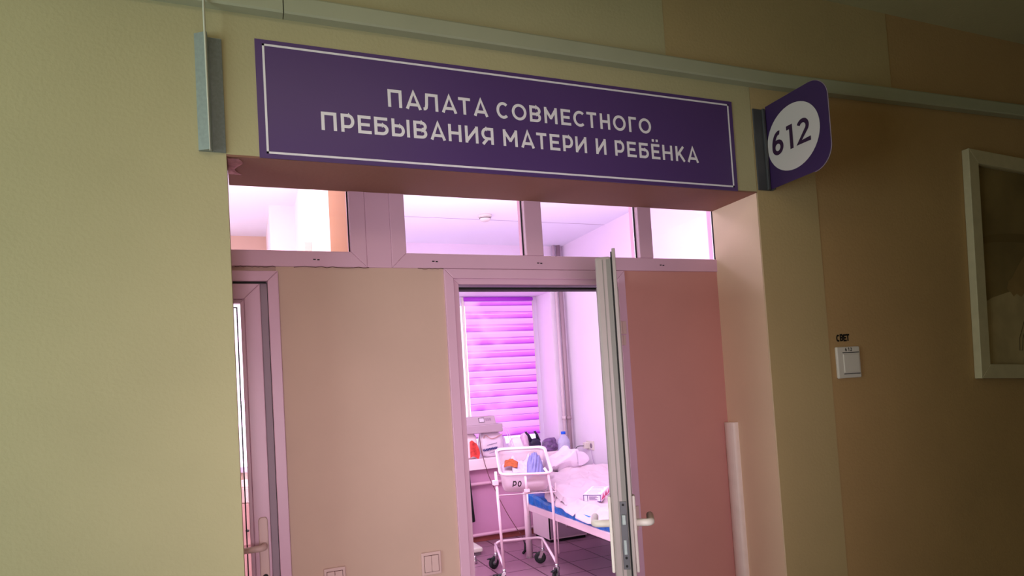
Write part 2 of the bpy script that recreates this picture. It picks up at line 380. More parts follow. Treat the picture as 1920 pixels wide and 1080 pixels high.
# leaf in its own frame: local -X runs from hinge to free edge, local -Y is the corridor face
leafE = bpy.data.objects.new('leaf', None); col.objects.link(leafE)
def lp(px, py, pz):   # local (before opening) -> world
    x, y = px, py; c, s_ = math.cos(TH), math.sin(TH)
    return (HX+x*c-y*s_, HY+x*s_+y*c, pz)
def lbuild(mb, name, m, parent, **k):
    mb.v = [lp(*v) for v in mb.v]; return mb.build(name, m, parent, **k)
bpy.data.objects.remove(leafE)
LW = .735; LT = 1.965
b = MB(); b.box(-LW+.018, -.004, .014, .064, .02, LT-.02)
leaf = lbuild(b, 'leaf', LEAF, d2, bevel=.008)
b = MB(); b.box(-LW, 0, 0, .011, .012, LT); lbuild(b, 'overlap_lip', LEAF, leaf, bevel=.002)
b = MB(); b.box(-LW+.013, -.004, .0105, .0150, .02, LT-.008); lbuild(b, 'seal', GASK, leaf)
b = MB(); b.box(-LW+.0165, -LW+.0185, .016, .030, .02, LT-.03); b.box(-LW+.0160, -LW+.0190, .040, .0425, .02, LT-.03); lbuild(b, 'edge_groove', mat('grey_groove', (120, 116, 110), .5), leaf)
b = MB()
for f0, f1, fy in ((-LW+.1, -.1, .0645), (-LW+.1, -.1, -.0005)):
    for za, zb in ((.12, .85), (1.0, 1.86)):
        b.box(f0, f1, fy-.003, fy+.003, za, za+.02); b.box(f0, f1, fy-.003, fy+.003, zb-.02, zb); b.box(f0, f0+.02, fy-.003, fy+.003, za, zb); b.box(f1-.02, f1, fy-.003, fy+.003, za, zb)
lbuild(b, 'panel_moulding', LEAF, leaf, bevel=.002)
# lock plate on the free edge
ze = [at(1160, v, y=-.335).z for v in (941, 1070, 985, 963, 1028)]
b = MB(); b.box(-LW+.0140, -LW+.0172, .018, .038, ze[1], ze[0]); lk = lbuild(b, 'lock_plate', METALD, leaf, bevel=.001)
b = MB(); b.box(-LW+.006, -LW+.0145, .022, .034, ze[3]-.035, ze[3]-.004); lbuild(b, 'latch_bolt', METAL, lk, bevel=.002)
b = MB(); b.box(-LW+.0125, -LW+.0145, .024, .033, ze[4]-.022, ze[4]+.022); lbuild(b, 'dead_bolt', METAL, lk, bevel=.001)
for zz in (ze[0]-.010, ze[0]-.052, ze[1]+.035, ze[1]+.010):
    b = MB(); b.tube([(-LW+.0145, .028, zz), (-LW+.0130, .028, zz)], .004, 10); lbuild(b, 'screw', GASK, lk)
hz = ze[2]
for side, ya, yb_ in ((1, .064, .074), (-1, -.010, 0)):
    b = MB(); b.box(-LW+.028, -LW+.058, ya, yb_, hz-.150, hz+.085); pl = lbuild(b, 'handle_plate', WHITE, leaf, bevel=.004)
    yy = .078 if side > 0 else -.012; y2 = yy+side*.042
    b = MB(); pts = bend([(-LW+.043, yy-side*.01, hz), (-LW+.043, y2, hz), (-LW+.165, y2+side*.002, hz-.002)], .018)
    b.tube(pts, .0115, 12); lbuild(b, 'handle', WHITE, leaf, smooth=True)
for hz_ in (1.75, .98, .25):
    b = MB(); b.tube([(1.447, T-.020, hz_-.045), (1.447, T-.020, hz_-.004)], .009, 12); b.box(1.447, 1.470, T-.019, T-.011, hz_-.045, hz_-.004)
    b.tube([(1.447, T-.020, hz_+.001), (1.447, T-.020, hz_+.055)], .0095, 12); b.box(1.447, 1.475, T-.021, T-.011, hz_+.001, hz_+.055)
    b.build('hinge', SWITCH, d2, bevel=.001)

# ================================================================ ward and side room
WX = 3.3; WY = 4.42; CZ = 3.107
rx0, rx1, rz1, SZ = 1.60, 3.125, 2.60, .853
wb_ = MB(); wb_.box(.45, rx0, WY, 4.95, .853, CZ); wb_.box(rx1, WX, WY, 4.95, .853, CZ); wb_.box(rx0, rx1, WY, 4.95, rz1, CZ)
struct(wb_.build('wall_ward_window', WWALL))
struct(rbox(.45, WX, WY, 4.95, 0, .74).build('wall_ward_window_lower', WLOW), 'dusty pink wall below the ward window sill')
struct(rbox(WX, WX+.1, PB, 4.95, 0, CZ).build('wall_ward_right', WWALL))
struct(rbox(.45, WX, T+.08, 4.42, -.08, 0).build('floor_ward', FLOORM))
struct(rbox(.40, WX, PB, 4.42, CZ, CZ+.08).build('ceiling_ward', WCEIL))
sm = MB(); a1 = at(756, 409, z=CZ); sm.box(.45, WX, a1.y-.062, a1.y-.054, CZ-.0015, CZ+.001); sm.build('trim_5', mat('ceiling_joint_grey', (176, 160, 186), .8))
struct(bpy.data.objects['trim_5'], 'thin joint line across the ward ceiling')
dw = MB(); dw.box(.39, .45, .95, 4.42, 0, CZ); struct(dw.build('wall_dividing', LWALL))
struct(rbox(.37, .45, PB, .95, 0, CZ).build('wall_pier', TAN), 'tan pier seen through the left transom')
struct(rbox(.20, .39, 3.3, 4.34, 0, CZ).build('wall_chase', LWALL))
struct(rbox(-2.6, .39, 4.34, 4.42, 0, CZ).build('wall_side_room_back', mat('tan_back_paint', (222, 190, 170), .8)))
struct(rbox(-2.7, -2.6, PB, 4.42, 0, CZ).build('wall_side_room_left', LWALL))
struct(rbox(-2.6, -.67, PB-.05, PB+.03, 0, CZ).build('wall_side_room_front', LWALL))
struct(rbox(-2.6, .39, T+.08, 4.34, -.08, 0).build('floor_side_room', FLOORM))
struct(rbox(-2.6, .40, PB, 4.34, CZ, CZ+.08).build('ceiling_side_room', WCEIL))
struct(rbox(.45, WX, WY-.018, WY, 0, .075).build('baseboard_ward', SKIRT, bevel=.004))
sl = MB(); sl.box(1.2, 3.24, WY-.09, WY+.002, .742, .853); sl.box(1.2, rx0, WY, WY+.02, .742, .853)
sl.v = []; sl.f = []; sl.m = []; sl.box(1.2, 3.22, WY-.08, 4.80, .742, .8525)
struct(sl.build('trim_6', mat('pinkish_white_sill', (240, 216, 228), .5), bevel=.006), 'thick white window sill board in the ward')

w3 = sgroup('window_3', 'ward window with white frame behind the magenta blind', (2.6, 4.8, .85))
frame_bars(w3, rx0, rx1, .853, rz1, .09, 4.80, 4.87, mat('white_window_pvc', (236, 226, 246), .4), 'window_frame')
rbox(rx0+.09, rx1-.09, 4.83, 4.84, .94, rz1-.09).build('pane', GLASS, w3)

w4 = sgroup('window_4', 'bright side room window seen through the glass of the left door', (-.4, 4.34, .9))
frame_bars(w4, -.95, .17, .95, 2.62, .05, 4.30, 4.345, mat('white_window_pvc', (236, 226, 246), .4), 'window_frame')
rbox(-.90, .12, 4.325, 4.33, 1.0, 2.57).build('pane', mat('daylit_frosted_pane', (250, 244, 250), .6, emit=(255, 250, 255), estr=1.1), w4)
# zebra blind
bl0 = at(871, 563, y=4.74); bl1 = at(996, 560, y=4.74); blb = at(1012, 810, y=4.74)
bx0, bx1, bz1, bz0 = bl0.x, bl1.x+.005, bl1.z, blb.z
zb = thing('zebra_blind', 'magenta striped day-and-night roller blind hanging in the ward window', 'blind', ((bx0+bx1)/2, 4.74, bz1))
BM = blind_mat(bz0, bz1-.03, 10.3)
nb = MB(); N_ = 21; hh = (bz1-.03-bz0)/N_
for i in range(N_):
    za = bz0+i*hh; yy = 4.742+(.0 if i % 2 else .004)
    nb.box(bx0, bx1, yy, yy+.003, za+.0005, za+hh-.0005)
nb.build('fabric', BM, zb)
rbox(bx0, bx1, 4.735, 4.752, bz0-.012, bz0).build('bottom_rail', mat('magenta_rail', (170, 50, 190), .5, emit=(170, 60, 200), estr=.25), zb)  # backlight on the rail put in as weak emission
MB().tube([(bx0-.012, 4.755, bz1), (bx1+.012, 4.755, bz1)], .022, 14).build('roller_tube', mat('violet_roller', (150, 40, 180), .5, emit=(150, 50, 190), estr=.35), zb, smooth=True)  # backlight on the roller put in as weak emission
rbox(bx0-.03, bx0-.008, 4.742, 4.775, bz0+.13, bz1+.02).build('guide_rail', WHITE, zb, bevel=.003)
rbox(bx1+.006, bx1+.014, 4.75, 4.775, bz0+.02, bz1+.02).build('guide_rail', WHITE, zb, bevel=.002)
MB().tube([(bx1+.003, 4.735, bz1-.03), (bx1+.003, 4.735, bz0+.02)], .002, 6).build('pull_chain', WHITE, zb)

# heating pipes
PIPE = mat('pink_painted_pipe', (226, 176, 200), .4)
PIPEB = mat('beige_painted_riser', (206, 186, 196), .4)
for zz, lab, xe in ((.60, 'pink painted heating pipe running along the wall below the sill', 2.9), (.082, 'lower pink heating pipe just above the skirting', 3.28)):
    pm = MB(); pm.tube([(1.2, WY-.045, zz-.012), (xe, WY-.045, zz)], .018, 12); o = pm.build('heating_pipe', PIPE, smooth=True); tag(o, lab, 'pipe')
for px, r_, lab, m_ in ((3.175, .017, 'left of the two beige heating risers in the ward corner', PIPEB), (3.232, .024, 'right of the two beige heating risers in the ward corner, thicker', mat('brownish_riser', (160, 136, 146), .4))):
    pm = MB(); pm.tube([(px, WY-.05, 0), (px, WY-.05, CZ)], r_, 12); pm.tube([(px, WY-.05, 1.18), (px, WY-.05, 1.22)], r_+.006, 12); tag(pm.build('riser_pipe', m_, smooth=True), lab, 'pipe')

# smoke detector
p = at(909, 403, z=CZ)
sd = thing('smoke_detector', 'small white round smoke detector on the ward ceiling', 'smoke detector', (p.x, p.y, CZ))
dx = p.x; dy = p.y
MB().lathe([(0, 0), (.060, 0), (.060, -.018), (.054, -.022)], (dx, dy, CZ), 28).build('base', WHITE, sd, smooth=True)
MB().lathe([(.050, -.022), (.048, -.045), (.036, -.056), (0, -.058)], (dx, dy, CZ), 28).build('sensor_head', WHITE, sd, smooth=True)
MB().lathe([(.0505, -.030), (.0505, -.036)], (dx, dy, CZ), 28).build('vent_slot', GASK, sd)

# ================================================================ corridor things
# cable trunking
ct = thing('cable_trunking', 'pale green plastic cable trunking running along the wall above the signs', 'cable duct', (.5, 0, 2.747))
rh = .060
def duct(xa, xb, za, zb_):
    vs = [(x, y, z+dz) for x, z in ((xa, za), (xb, zb_)) for y, dz in ((0, 0), (-.036, 0), (-.040, .006), (-.040, rh-.006), (-.036, rh), (0, rh))]
    n = 6; mb = MB(); mb.add(vs, [tuple(range(n)), tuple(range(n, 2*n))[::-1]]+[(i, i+n, (i+1) % n+n, (i+1) % n) for i in range(n)])
    return mb.build('duct_section', RAIL, ct)
duct(-1.9, .143, 2.747, 2.747); duct(.146, 2.1, 2.747, 2.747); duct(2.1, 6.4, 2.747, 2.845)

# main sign
sg = thing('ward_sign', 'long purple sign with white Cyrillic lettering above the opening', 'sign', (.97, -.002, 2.30))
sx0, sx1_, sz0, sz1 = .0575, 1.883, 2.3005, 2.672
rbox(sx0, sx1_, -.004, 0, sz0, sz1).build('panel', PURPLE, sg)
bz = MB(); w_ = .0065; a_, b_, c_, d_ = sx0+.021, sx1_-.018, sz0+.014, sz1-.013
for q in ((a_, b_, c_, c_+w_), (a_, b_, d_-w_, d_), (a_, a_+w_, c_, d_), (b_-w_, b_, c_, d_)):
    bz.box(q[0], q[1], -.0048, -.004, q[2], q[3])
bz.build('border_line', LETTER, sg)
LA = lambda a: (580+a/5.05)
LB = lambda a: (920+a/4)
line1 = [('П', 740, 880, 0), ('А', 908, 1065, 0), ('Л', 1075, 1222, 0), ('А', 1248, 1400, 0), ('Т', 1408, 1528, 0), ('А', 1550, 1695, 0), ('С', 40, 138, 1), ('О', 155, 270, 1), ('В', 288, 378, 1), ('М', 398, 500, 1), ('Е', 522, 602, 1), ('С', 615, 710, 1), ('Т', 715, 795, 1), ('Н', 815, 895, 1), ('О', 912, 1012, 1), ('Г', 1030, 1092, 1), ('О', 1105, 1202, 1)]
line2 = [('П', 108, 262, 0), ('Р', 295, 430, 0), ('Е', 455, 590, 0), ('Б', 610, 752, 0), ('Ы', 775, 953, 0), ('В', 982, 1118, 0), ('А', 1140, 1293, 0), ('Н', 1312, 1443, 0), ('И', 1470, 1602, 0), ('Я', 1625, 1747, 0), ('М', 90, 203, 1), ('А', 223, 330, 1), ('Т', 340, 422, 1), ('Е', 440, 522, 1), ('Р', 538, 620, 1), ('И', 632, 722, 1), ('И', 785, 868, 1), ('Р', 928, 1005, 1), ('Е', 1020, 1095, 1), ('Б', 1110, 1187, 1), ('Ё', 1202, 1272, 1), ('Н', 1285, 1365, 1), ('К', 1383, 1458, 1), ('А', 1470, 1560, 1)]
for ln, zb0, vref in ((line1, 2.5005, (180, 235)), (line2, 2.403, (225, 290))):
    tm = MB(); H = .0595
    for ch, l, r, k in ln:
        fn = LB if k else LA; d_ = 3 if k else 4
        ul, ur = fn(l+d_), fn(r-d_)
        vm = vref[0]+(vref[1]-vref[0])*((ul-600)/700)
        xa_ = at(ul, vm, y=-.004).x; xb_ = at(ur, vm, y=-.004).x
        W = (xb_-xa_)/H; s = .170
        put_strokes(tm, strokes(ch, W, s), s, lambda x, z, X=xa_: (X+x*H, -.0046, zb0+z*H))
    tm.build('lettering', LETTER, sg)

# number sign
ns_ = thing('number_sign', 'purple flag sign with the number 612 in a pale circle, projecting from the wall', 'sign', (2.04, 0, 2.316))
FX = 2.05
pb = MB(); pb.box(1.990, 2.052, -.006, 0, 2.311, 2.655); pb.box(2.034, 2.046, -.016, -.006, 2.311, 2.655); pb.box(2.056, 2.066, -.024, 0, 2.311, 2.655); pb.box(2.04, 2.068, -.006, 0, 2.311, 2.655)
pb.build('bracket', METALD, ns_, bevel=.002)
y1, y0_, za, zb1, rr = -.322, -.012, 2.314, 2.664, .085
poly = [(y0_, za), (y0_, zb1)]+arc(y1+rr, zb1-rr, rr, rr, 90, 180, 12)+arc(y1+rr, za+rr, rr, rr, 180, 270, 12)
pf = MB(); pf.prism(poly, 'x', FX, FX+.004); pf.build('plate', mat('dark_purple_flag_vinyl', (60, 38, 84), .4), ns_, bevel=.001)
ed = MB(); ed.tube([(FX+.0045, a, b) for a, b in poly[1:]], .0022, 6); ed.build('edge_trim', mat('pale_sign_edge', (150, 130, 150), .5), ns_)
cyy, czz = -.1465, 2.487
dm = MB(); dm.add([(FX-.0012, cyy+.135*math.cos(a), czz+.131*math.sin(a)) for a in [2*PI*i/48 for i in range(48)]], [tuple(range(48))])
dm.build('disc', mat('pale_disc', (206, 198, 198), .5), ns_)
Hd = .098
for ch, ya, W in (('6', -.038, .060), ('1', -.112, .046), ('2', -.170, .066)):
    dg = MB(); put_strokes(dg, strokes(ch, W/Hd, .17), .17, lambda x, z, Y=ya: (FX-.0022, Y-x*Hd, 2.440+z*Hd)); dg.build('digit', DIGIT, ns_)

# empty bracket on the left with a cord
eb = thing('sign_bracket', 'empty grey aluminium sign bracket on the wall left of the purple sign', 'bracket', (-.07, 0, 2.306))
e = MB(); e.box(-.110, -.036, -.006, 0, 2.307, 2.656); e.build('back_plate', METAL, eb, bevel=.0015)
e = MB(); e.prism([(-.110, -.004), (-.110, -.009), (-.078, -.030), (-.074, -.028), (-.074, -.004)], 'z', 2.307, 2.660); e.build('left_rib', METAL, eb)
e = MB(); e.prism([(-.070, -.004), (-.070, -.012), (-.036, -.007), (-.036, -.004)], 'z', 2.3075, 2.652); e.build('right_rib', METALD if 0 else mat('grey_aluminium_shade', (120, 128, 130), .55, metal=.3, var=.12, scale=120), eb)
p0, p1, p2 = at(380, -60, y=-.050), at(388, 150, y=-.036), at(394, 282, y=-.034)
cm = MB(); cm.tube([p0, at(382, 20, y=-.046), p1, p2], [.0035, .0035, .003, .0016], 8)
tag(cm.build('thin_cable', mat('white_cable', (205, 205, 190), .5), smooth=True), 'thin white cable running down in front of the grey bracket', 'cable')

# plaster patch
pp = MB()
def ppf(u, v):
    x = XL+.003+u*(.030+.012*math.sin(7*v)); y = .012+v*.15
    return (x, y, LZ-.005-.006*math.sin(PI*u)*math.sin(PI*v)-.003*abs(noise.noise(Vector((u*5, v*9, 0)))))
pp.grid(ppf, 8, 22); tag(pp.build('plaster_patch', mat('pink_rough_plaster', (196, 146, 156), .95, var=.2, scale=60), smooth=True), 'crumbling pink plaster patch in the left corner of the soffit', 'plaster')

# switches
def double_switch(xa, za, lab):
    t = thing('light_switch', lab, 'light switch', (xa+.037, T, za), group='double switches beside the ward door')
    W = .074; Hh = .082
    rbox(xa, xa+W, T-.009, T, za, za+Hh).build('switch_plate', SWITCH, t, bevel=.003)
    for k in range(2):
        xx = xa+.011+k*.0265; rbox(xx, xx+.0255, T-.013, T-.008, za+.012, za+Hh-.012).build('rocker', SWITCH, t, bevel=.0015)
    b = MB(); b.box(xa+.0095, xa+W-.0095, T-.0095, T-.0088, za+.0105, za+Hh-.0105); b.build('shadow_gap', mat('dark_mauve_gap', (90, 55, 60), .8), t)
double_switch(.553, .892, 'double light switch nearest the ward door frame')
double_switch(.210, .889, 'double light switch at the bottom edge, farther from the ward door')
sw = thing('light_switch', 'square light switch marked 612 on the dark right wall', 'light switch', (2.41, .003, 1.507))
yw = .003
def rect_px(u, v): return at(u, v, y=0)
rbox(2.345, 2.480, yw-.014, yw, 1.509, 1.645).build('switch_plate', WHITE, sw, bevel=.005)
rbox(2.378, 2.468, yw-.018, yw-.013, 1.532, 1.612).build('rocker', WHITE, sw, bevel=.002)
for q in (1.618, 1.526): rbox(2.376, 2.471, yw-.0160, yw-.0135, q, q+.003).build('shadow_line', GASK, sw)
INK = mat('black_marker_ink', (12, 10, 10), .7)
dg = MB()
for ch, X in (('6', 2.392), ('1', 2.408), ('2', 2.422)): put_strokes(dg, strokes(ch, .65, .2), .2, lambda x, z, X=X: (X+x*.016, yw-.0146, 1.625+z*.015))
dg.build('lettering', INK, sw)
mk = MB()
for ch, X, dz in (('С', 2.367, 0), ('В', 2.388, .002), ('Е', 2.408, .001), ('Т', 2.425, .002)):
    put_strokes(mk, strokes(ch, .66, .23), .23, lambda x, z, X=X, dz=dz: (X-.006+x*.030, yw-.0012, 1.668+dz+z*.031))
tag(mk.build('handwritten_word', INK), 'black handwritten marker word above the switch on the dark wall', 'writing')

# corner guard
prof = [(1.982, .214)]+[(1.968-.020*math.sin(PI*i/10), .214+.068*(1-math.cos(PI*i/10))/2) for i in range(11)]+[(1.982, .279)]
cg = MB(); cg.prism(prof, 'z', 0, 1.345); tag(cg.build('corner_guard', mat('dirty_white_plastic', (240, 222, 216), .45, var=.04, scale=14)), 'white plastic guard strip standing upright on the right reveal', 'corner guard')

# picture
pc = thing('framed_picture', 'white framed sepia picture hanging on the dark right wall', 'picture', (3.76, .003, 2.0), local=True)
pc.rotation_euler = (0, math.radians(2.75), 0)
PW, PH = .50, .56
frame_bars(pc, -PW, PW, -PH, PH, .068, -.036, -.001, mat('whitewashed_wood', (196, 182, 150), .55, var=.06, scale=20), 'frame')
frame_bars(pc, -PW+.060, PW-.060, -PH+.060, PH-.060, .012, -.028, -.008, mat('inner_slip', (170, 152, 118), .6), 'inner_slip')
art = rbox(-PW+.06, PW-.06, -.012, -.008, -PH+.06, PH-.06)
art.build('photo_print', mat('sepia_print', (128, 108, 70), .35, var=.32, scale=3.2), pc)
cl = MB(); cpts = [(-PW+.062, -PH+.062), (PW-.062, -PH+.062), (PW-.062, -.02), (.10, -.05), (-.10, -.10), (-.25, -.135), (-.36, -.165), (-PW+.062, -.20)]
cl.add([(a, -.0128, b) for a, b in cpts], [tuple(range(len(cpts)))])
pr = cl.build('printed_blanket', mat('sepia_blanket', (178, 158, 120), .45, var=.12, scale=9), pc)
ar = MB(); ar.add([(a, -.0132, b) for a, b in [(-.24, -.115), (-.225, -.075), (-.19, -.055), (-.15, .0), (-.08, .07), (.1, .1), (.1, -.05), (-.08, -.11), (-.13, -.15), (-.165, -.135), (-.19, -.15), (-.21, -.13)]], [tuple(range(12))])
ar.build('printed_arm', mat('sepia_skin', (150, 122, 80), .45, var=.1, scale=12), pc)
ar = MB(); ar.tube([(x, -.0134, z) for x, z in [(-.08, -.19), (-.12, -.27), (-.165, -.36), (-.17, -.42), (-.15, -.42), (-.14, -.36), (-.10, -.28)]], .0016, 5); ar.build('printed_cord', mat('sepia_cord', (88, 70, 42), .6), pc)
ar = MB(); ar.add([(a, -.0130, b) for a, b in arc(-.02, .1, .43, .075, 20, 178, 16)+arc(-.02, .085, .40, .045, 178, 20, 16)], [tuple(range(34))]); ar.build('printed_shadow_band', mat('sepia_dark', (112, 92, 56), .5), pc)

# ================================================================ ward furniture
# --- bassinet trolley
c_, s_ = math.cos(math.radians(-13)), math.sin(math.radians(-13))
ux = Vector((c_, s_, 0)); uy = Vector((-s_, c_, 0))
c2 = Vector((2.345, 3.27, 0)); c3 = c2-uy*.56; c1 = c2-ux*.42; c4 = c3-ux*.425
Z = Vector((0, 0, 1))
bt = thing('bassinet_trolley', 'white tubular hospital bassinet trolley with clear tub in front of the bed', 'bassinet', ((c1+c3)/2)[:])
r0 = .011
near_l = at(928, 888, y=c4.y); near_r = at(1029, 892, y=c3.y)
MB().tube([c4+Z*.10, Vector((near_l.x+.006, c4.y, .905))], r0, 10).build('leg', ENAMEL, bt, smooth=True)
MB().tube(bend([c3+Z*.10, c3+Z*.66, Vector((near_r.x, c3.y+.02, .86)), Vector((near_r.x-.02, c3.y+.04, .90))], .05), r0, 10).build('leg', ENAMEL, bt, smooth=True)
base_path = [c1+Z*.10, c1+Z*.228, c2+Z*.228, c3+uy*.02+Z*.145]
MB().tube(bend(base_path, .06), r0, 10).build('base_frame', ENAMEL, bt, smooth=True)
MB().tube([c1+Z*.21, c4+Z*.15], r0*.9, 10).build('side_bar', ENAMEL, bt, smooth=True)
MB().tube([c2+Z*.10, c2+Z*.228], r0*.9, 10).build('leg', ENAMEL, bt, smooth=True)
qa = at(1048, 1038, y=2.93); MB().tube([qa, at(1041, 905, y=2.93)], .0065, 8).build('strut', ENAMEL, bt, smooth=True)
# rim with four corners measured in place
R_ = [at(929, 842, y=3.43), at(1021, 837, y=3.33), at(1036, 887, y=2.72), at(938, 891, y=2.81)]
def rounded(P, r, n=6):
    out = []
    for i in range(4):
        p = P[i]; a = (P[i-1]-p).normalized()*r; b = (P[(i+1) % 4]-p).normalized()*r
        for k in range(n+1):
            t = k/n; out.append((p+a)*(1-t)**2+p*2*t*(1-t)+(p+b)*t*t)
    return out
rim = rounded(R_, .075)
MB().tube(rim, .0105, 10, closed=True).build('rim', ENAMEL, bt, smooth=True)
cen = sum(R_, Vector())/4; nrm = (R_[1]-R_[0]).cross(R_[3]-R_[0]).normalized(); nrm = -nrm if nrm.z < 0 else nrm
inner = [cen+(p-cen)*.955-nrm*.010 for p in rim]
tubm = MB(); rings = []
for k in range(7):
    t = k/6; sc = .955-.16*t**1.5; dn = .008+.165*math.sin(t*PI/2); rings.append([cen+(p-cen)*sc-nrm*dn for p in rim])
rings.append([cen+(p-cen)*.70-nrm*.180 for p in rim])
n_ = len(rim); vs = [q for r in rings for q in r]; fs = [(i*n_+j, i*n_+(j+1) % n_, (i+1)*n_+(j+1) % n_, (i+1)*n_+j) for i in range(len(rings)-1) for j in range(n_)]+[tuple((len(rings)-1)*n_+j for j in range(n_))]
tubm.add(vs, fs)
TUBM = mat('clear_pink_acrylic', (240, 214, 228), .15, alpha=.55, spec=.6)
tub = tubm.build('tub', TUBM, bt, smooth=True, solid=.003)
# lip of the tub lying on the rim
lipv = [cen+(p-cen)*.985+nrm*.004 for p in rim]+[cen+(p-cen)*.925-nrm*.004 for p in rim]
lm = MB(); lm.add(lipv, [(j, (j+1) % n_, n_+(j+1) % n_, n_+j) for j in range(n_)]); lm.build('tub_lip', mat('white_acrylic_lip', (246, 226, 240), .3), bt, smooth=True, solid=.003)
# mattress pad inside
pd = MB(); pr_ = [cen+(p-cen)*.80-nrm*.135 for p in rim]; pr2 = [cen+(p-cen)*.78-nrm*.115 for p in rim]; pr3 = [cen+(p-cen)*.72-nrm*.105 for p in rim]
pd.add(pr_+pr2+pr3, [(j, (j+1) % n_, n_+(j+1) % n_, n_+j) for j in range(n_)]+[(n_+j, n_+(j+1) % n_, 2*n_+(j+1) % n_, 2*n_+j) for j in range(n_)]+[tuple(2*n_+j for j in range(n_)), tuple(j for j in range(n_))[::-1]])
tag(pd.build('bassinet_pad', mat('white_pad', (240, 222, 244), .8), smooth=False), 'thin white pad lying inside the clear bassinet tub', 'mattress')
# support ring of wire and clips
wy = .715
ring = [near_l+Vector((.012, 0, wy-near_l.z)), Vector((near_r.x+.055, c3.y, wy-.01)), Vector((near_r.x+.16, c2.y-.02, wy+.08)), Vector((near_l.x+.20, c1.y-.02, wy+.08))]
MB().tube(ring, .0045, 8, closed=True).build('support_wire', ENAMEL, bt, smooth=True)
a = at(985, 893, y=2.76); bq = at(990, 968, y=2.76)
MB().tube([a, at(988, 925, y=2.765)], .010, 8).build('height_guide', ENAMEL, bt, smooth=True)
MB().tube([at(988, 918, y=2.765), at(991, 966, y=2.765)], .007, 8).build('height_guide', ENAMEL, bt, smooth=True)
m2 = MB(); k = at(988, 920, y=2.765); m2.box(k.x-.022, k.x+.022, k.y-.012, k.y+.012, k.z-.014, k.z+.014); m2.build('clamp', ENAMEL, bt, bevel=.004)
k = at(929, 905, y=c4.y); m2 = MB(); m2.box(k.x-.022, k.x+.02, k.y-.02, k.y+.02, k.z-.02, k.z+.02); m2.build('clamp', ENAMEL, bt, bevel=.004)
# writing on the near wall of the tub: sits on the tub surface
ink = MB()
A0 = cen+(R_[3]-cen)*.9; B0 = cen+(R_[2]-cen)*.9
wt = mat('black_tub_marking', (30, 16, 26), .6)
ea = (R_[2]-R_[3]).normalized(); pbase = R_[3]*.60+R_[2]*.40
for ch, off, tilt in (('Р', -.075, 0), ('О', -.035, 0)):
    def pl_(x, z, off=off):
        depth = .048+(.045-z*.045)*1.1; inw = .045+.02*depth/.1
        q = pbase+ea*(off+x*.042+z*.006)-nrm*(depth+x*.004)
        dirin = (cen-pbase); dirin -= ea*dirin.dot(ea); dirin = dirin.normalized()
        return q-dirin*.012+dirin*0+Vector((0, 0, 0))
    put_strokes(ink, strokes(ch, .75, .2), .2, pl_)
ink.build('lettering', wt, bt)
# casters
def caster(p, ang, brake=True):
    o = bpy.data.objects.new('caster', None); col.objects.link(o); o.parent = bt; o.matrix_parent_inverse = world_of(bt).inverted()
    d = Vector((math.cos(ang), math.sin(ang), 0)); nn = Vector((-d.y, d.x, 0)); c = Vector((p.x, p.y, .052))+d*.028
    w = MB()
    prof = [(.018, -.012), (.040, -.014), (.050, -.010), (.052, 0), (.050, .010), (.040, .014), (.018, .012)]; n = 22; vs = []; fs = []
    for r, q in prof: vs += [c+nn*q+(d*math.cos(2*PI*j/n)+Z*math.sin(2*PI*j/n))*r for j in range(n)]
    for i in range(len(prof)-1):
        for j in range(n): fs.append((i*n+j, i*n+(j+1) % n, (i+1)*n+(j+1) % n, (i+1)*n+j))
    w.add(vs, fs); w.build('wheel', RUBBER, o, smooth=True)
    h = MB(); h.tube([c-nn*.016, c+nn*.016], .018, 14); h.build('hub', mat('grey_hub', (90, 100, 96), .5), o, smooth=True)
    f = MB()
    for s2 in (-1, 1):
        q = c+nn*.019*s2; f.add([q-d*.012, q+d*.012, Vector((p.x, p.y, .112))+nn*.019*s2+d*.018, Vector((p.x, p.y, .112))+nn*.019*s2-d*.014], [(0, 1, 2, 3)])
    f.add([Vector((p.x, p.y, .112))+nn*a_+d*b_ for a_ in (-.019, .019) for b_ in (-.014, .018)], [(0, 1, 3, 2)])
    f.build('fork', CHROME, o, solid=.004)
    g = MB(); g.tube([Vector((p.x, p.y, .108)), Vector((p.x, p.y, .135))], .014, 12); g.build('swivel_collar', CHROME, o, smooth=True)
    if brake:
        k = MB(); a_ = c+d*.03+Z*.045; k.add([a_+nn*.012, a_-nn*.012, a_+d*.035-nn*.014-Z*.004, a_+d*.035+nn*.014-Z*.004], [(0, 1, 2, 3)]); k.build('brake_pedal', RUBBER, o, solid=.006)
caster(c1, math.radians(200)); caster(c2, math.radians(150)); caster(c3, math.radians(220)); caster(c4, math.radians(160))

# --- contents of the bassinet
def onpad(a_, b_, h=0):   # a_: left-right 0..1, b_: far-near 0..1 on the pad
    P = [cen+(q-cen)*.76 for q in R_]; q = (P[0]*(1-a_)+P[1]*a_)*(1-b_)+(P[3]*(1-a_)+P[2]*a_)*b_
    return q-nrm*(.105-h)
bb = MB()
def bf(u, v):
    a_ = .54+.12*(1-v)+(.50-.12*(1-v))*u; b_ = .0+.97*v
    prof = math.sin(PI*min(1, u*1.02))**.6*math.sin(PI*min(.98, max(.03, v)))**.35
    k = noise.noise(Vector((u*9+v*5, v*3, 2)))*.018+.009*math.sin(38*(u+.35*v))
    return onpad(a_, b_, .006+max(0, prof*.125+k*prof))
bb.grid(bf, 46, 60); tag(bb.build('folded_blanket', mat('blue_lilac_blanket', (136, 132, 190), .9, var=.14, scale=16), smooth=True, solid=.004), 'crumpled blue-lilac blanket on the right side of the bassinet', 'blanket')
oo = MB()
def of(u, v): return onpad(.06+.34*u-.05*v, .16+.26*v+.06*u, .030+.035*math.sin(PI*u*.8+.4)*(1-.5*v)+.008*noise.noise(Vector((u*6, v*6, 0))))
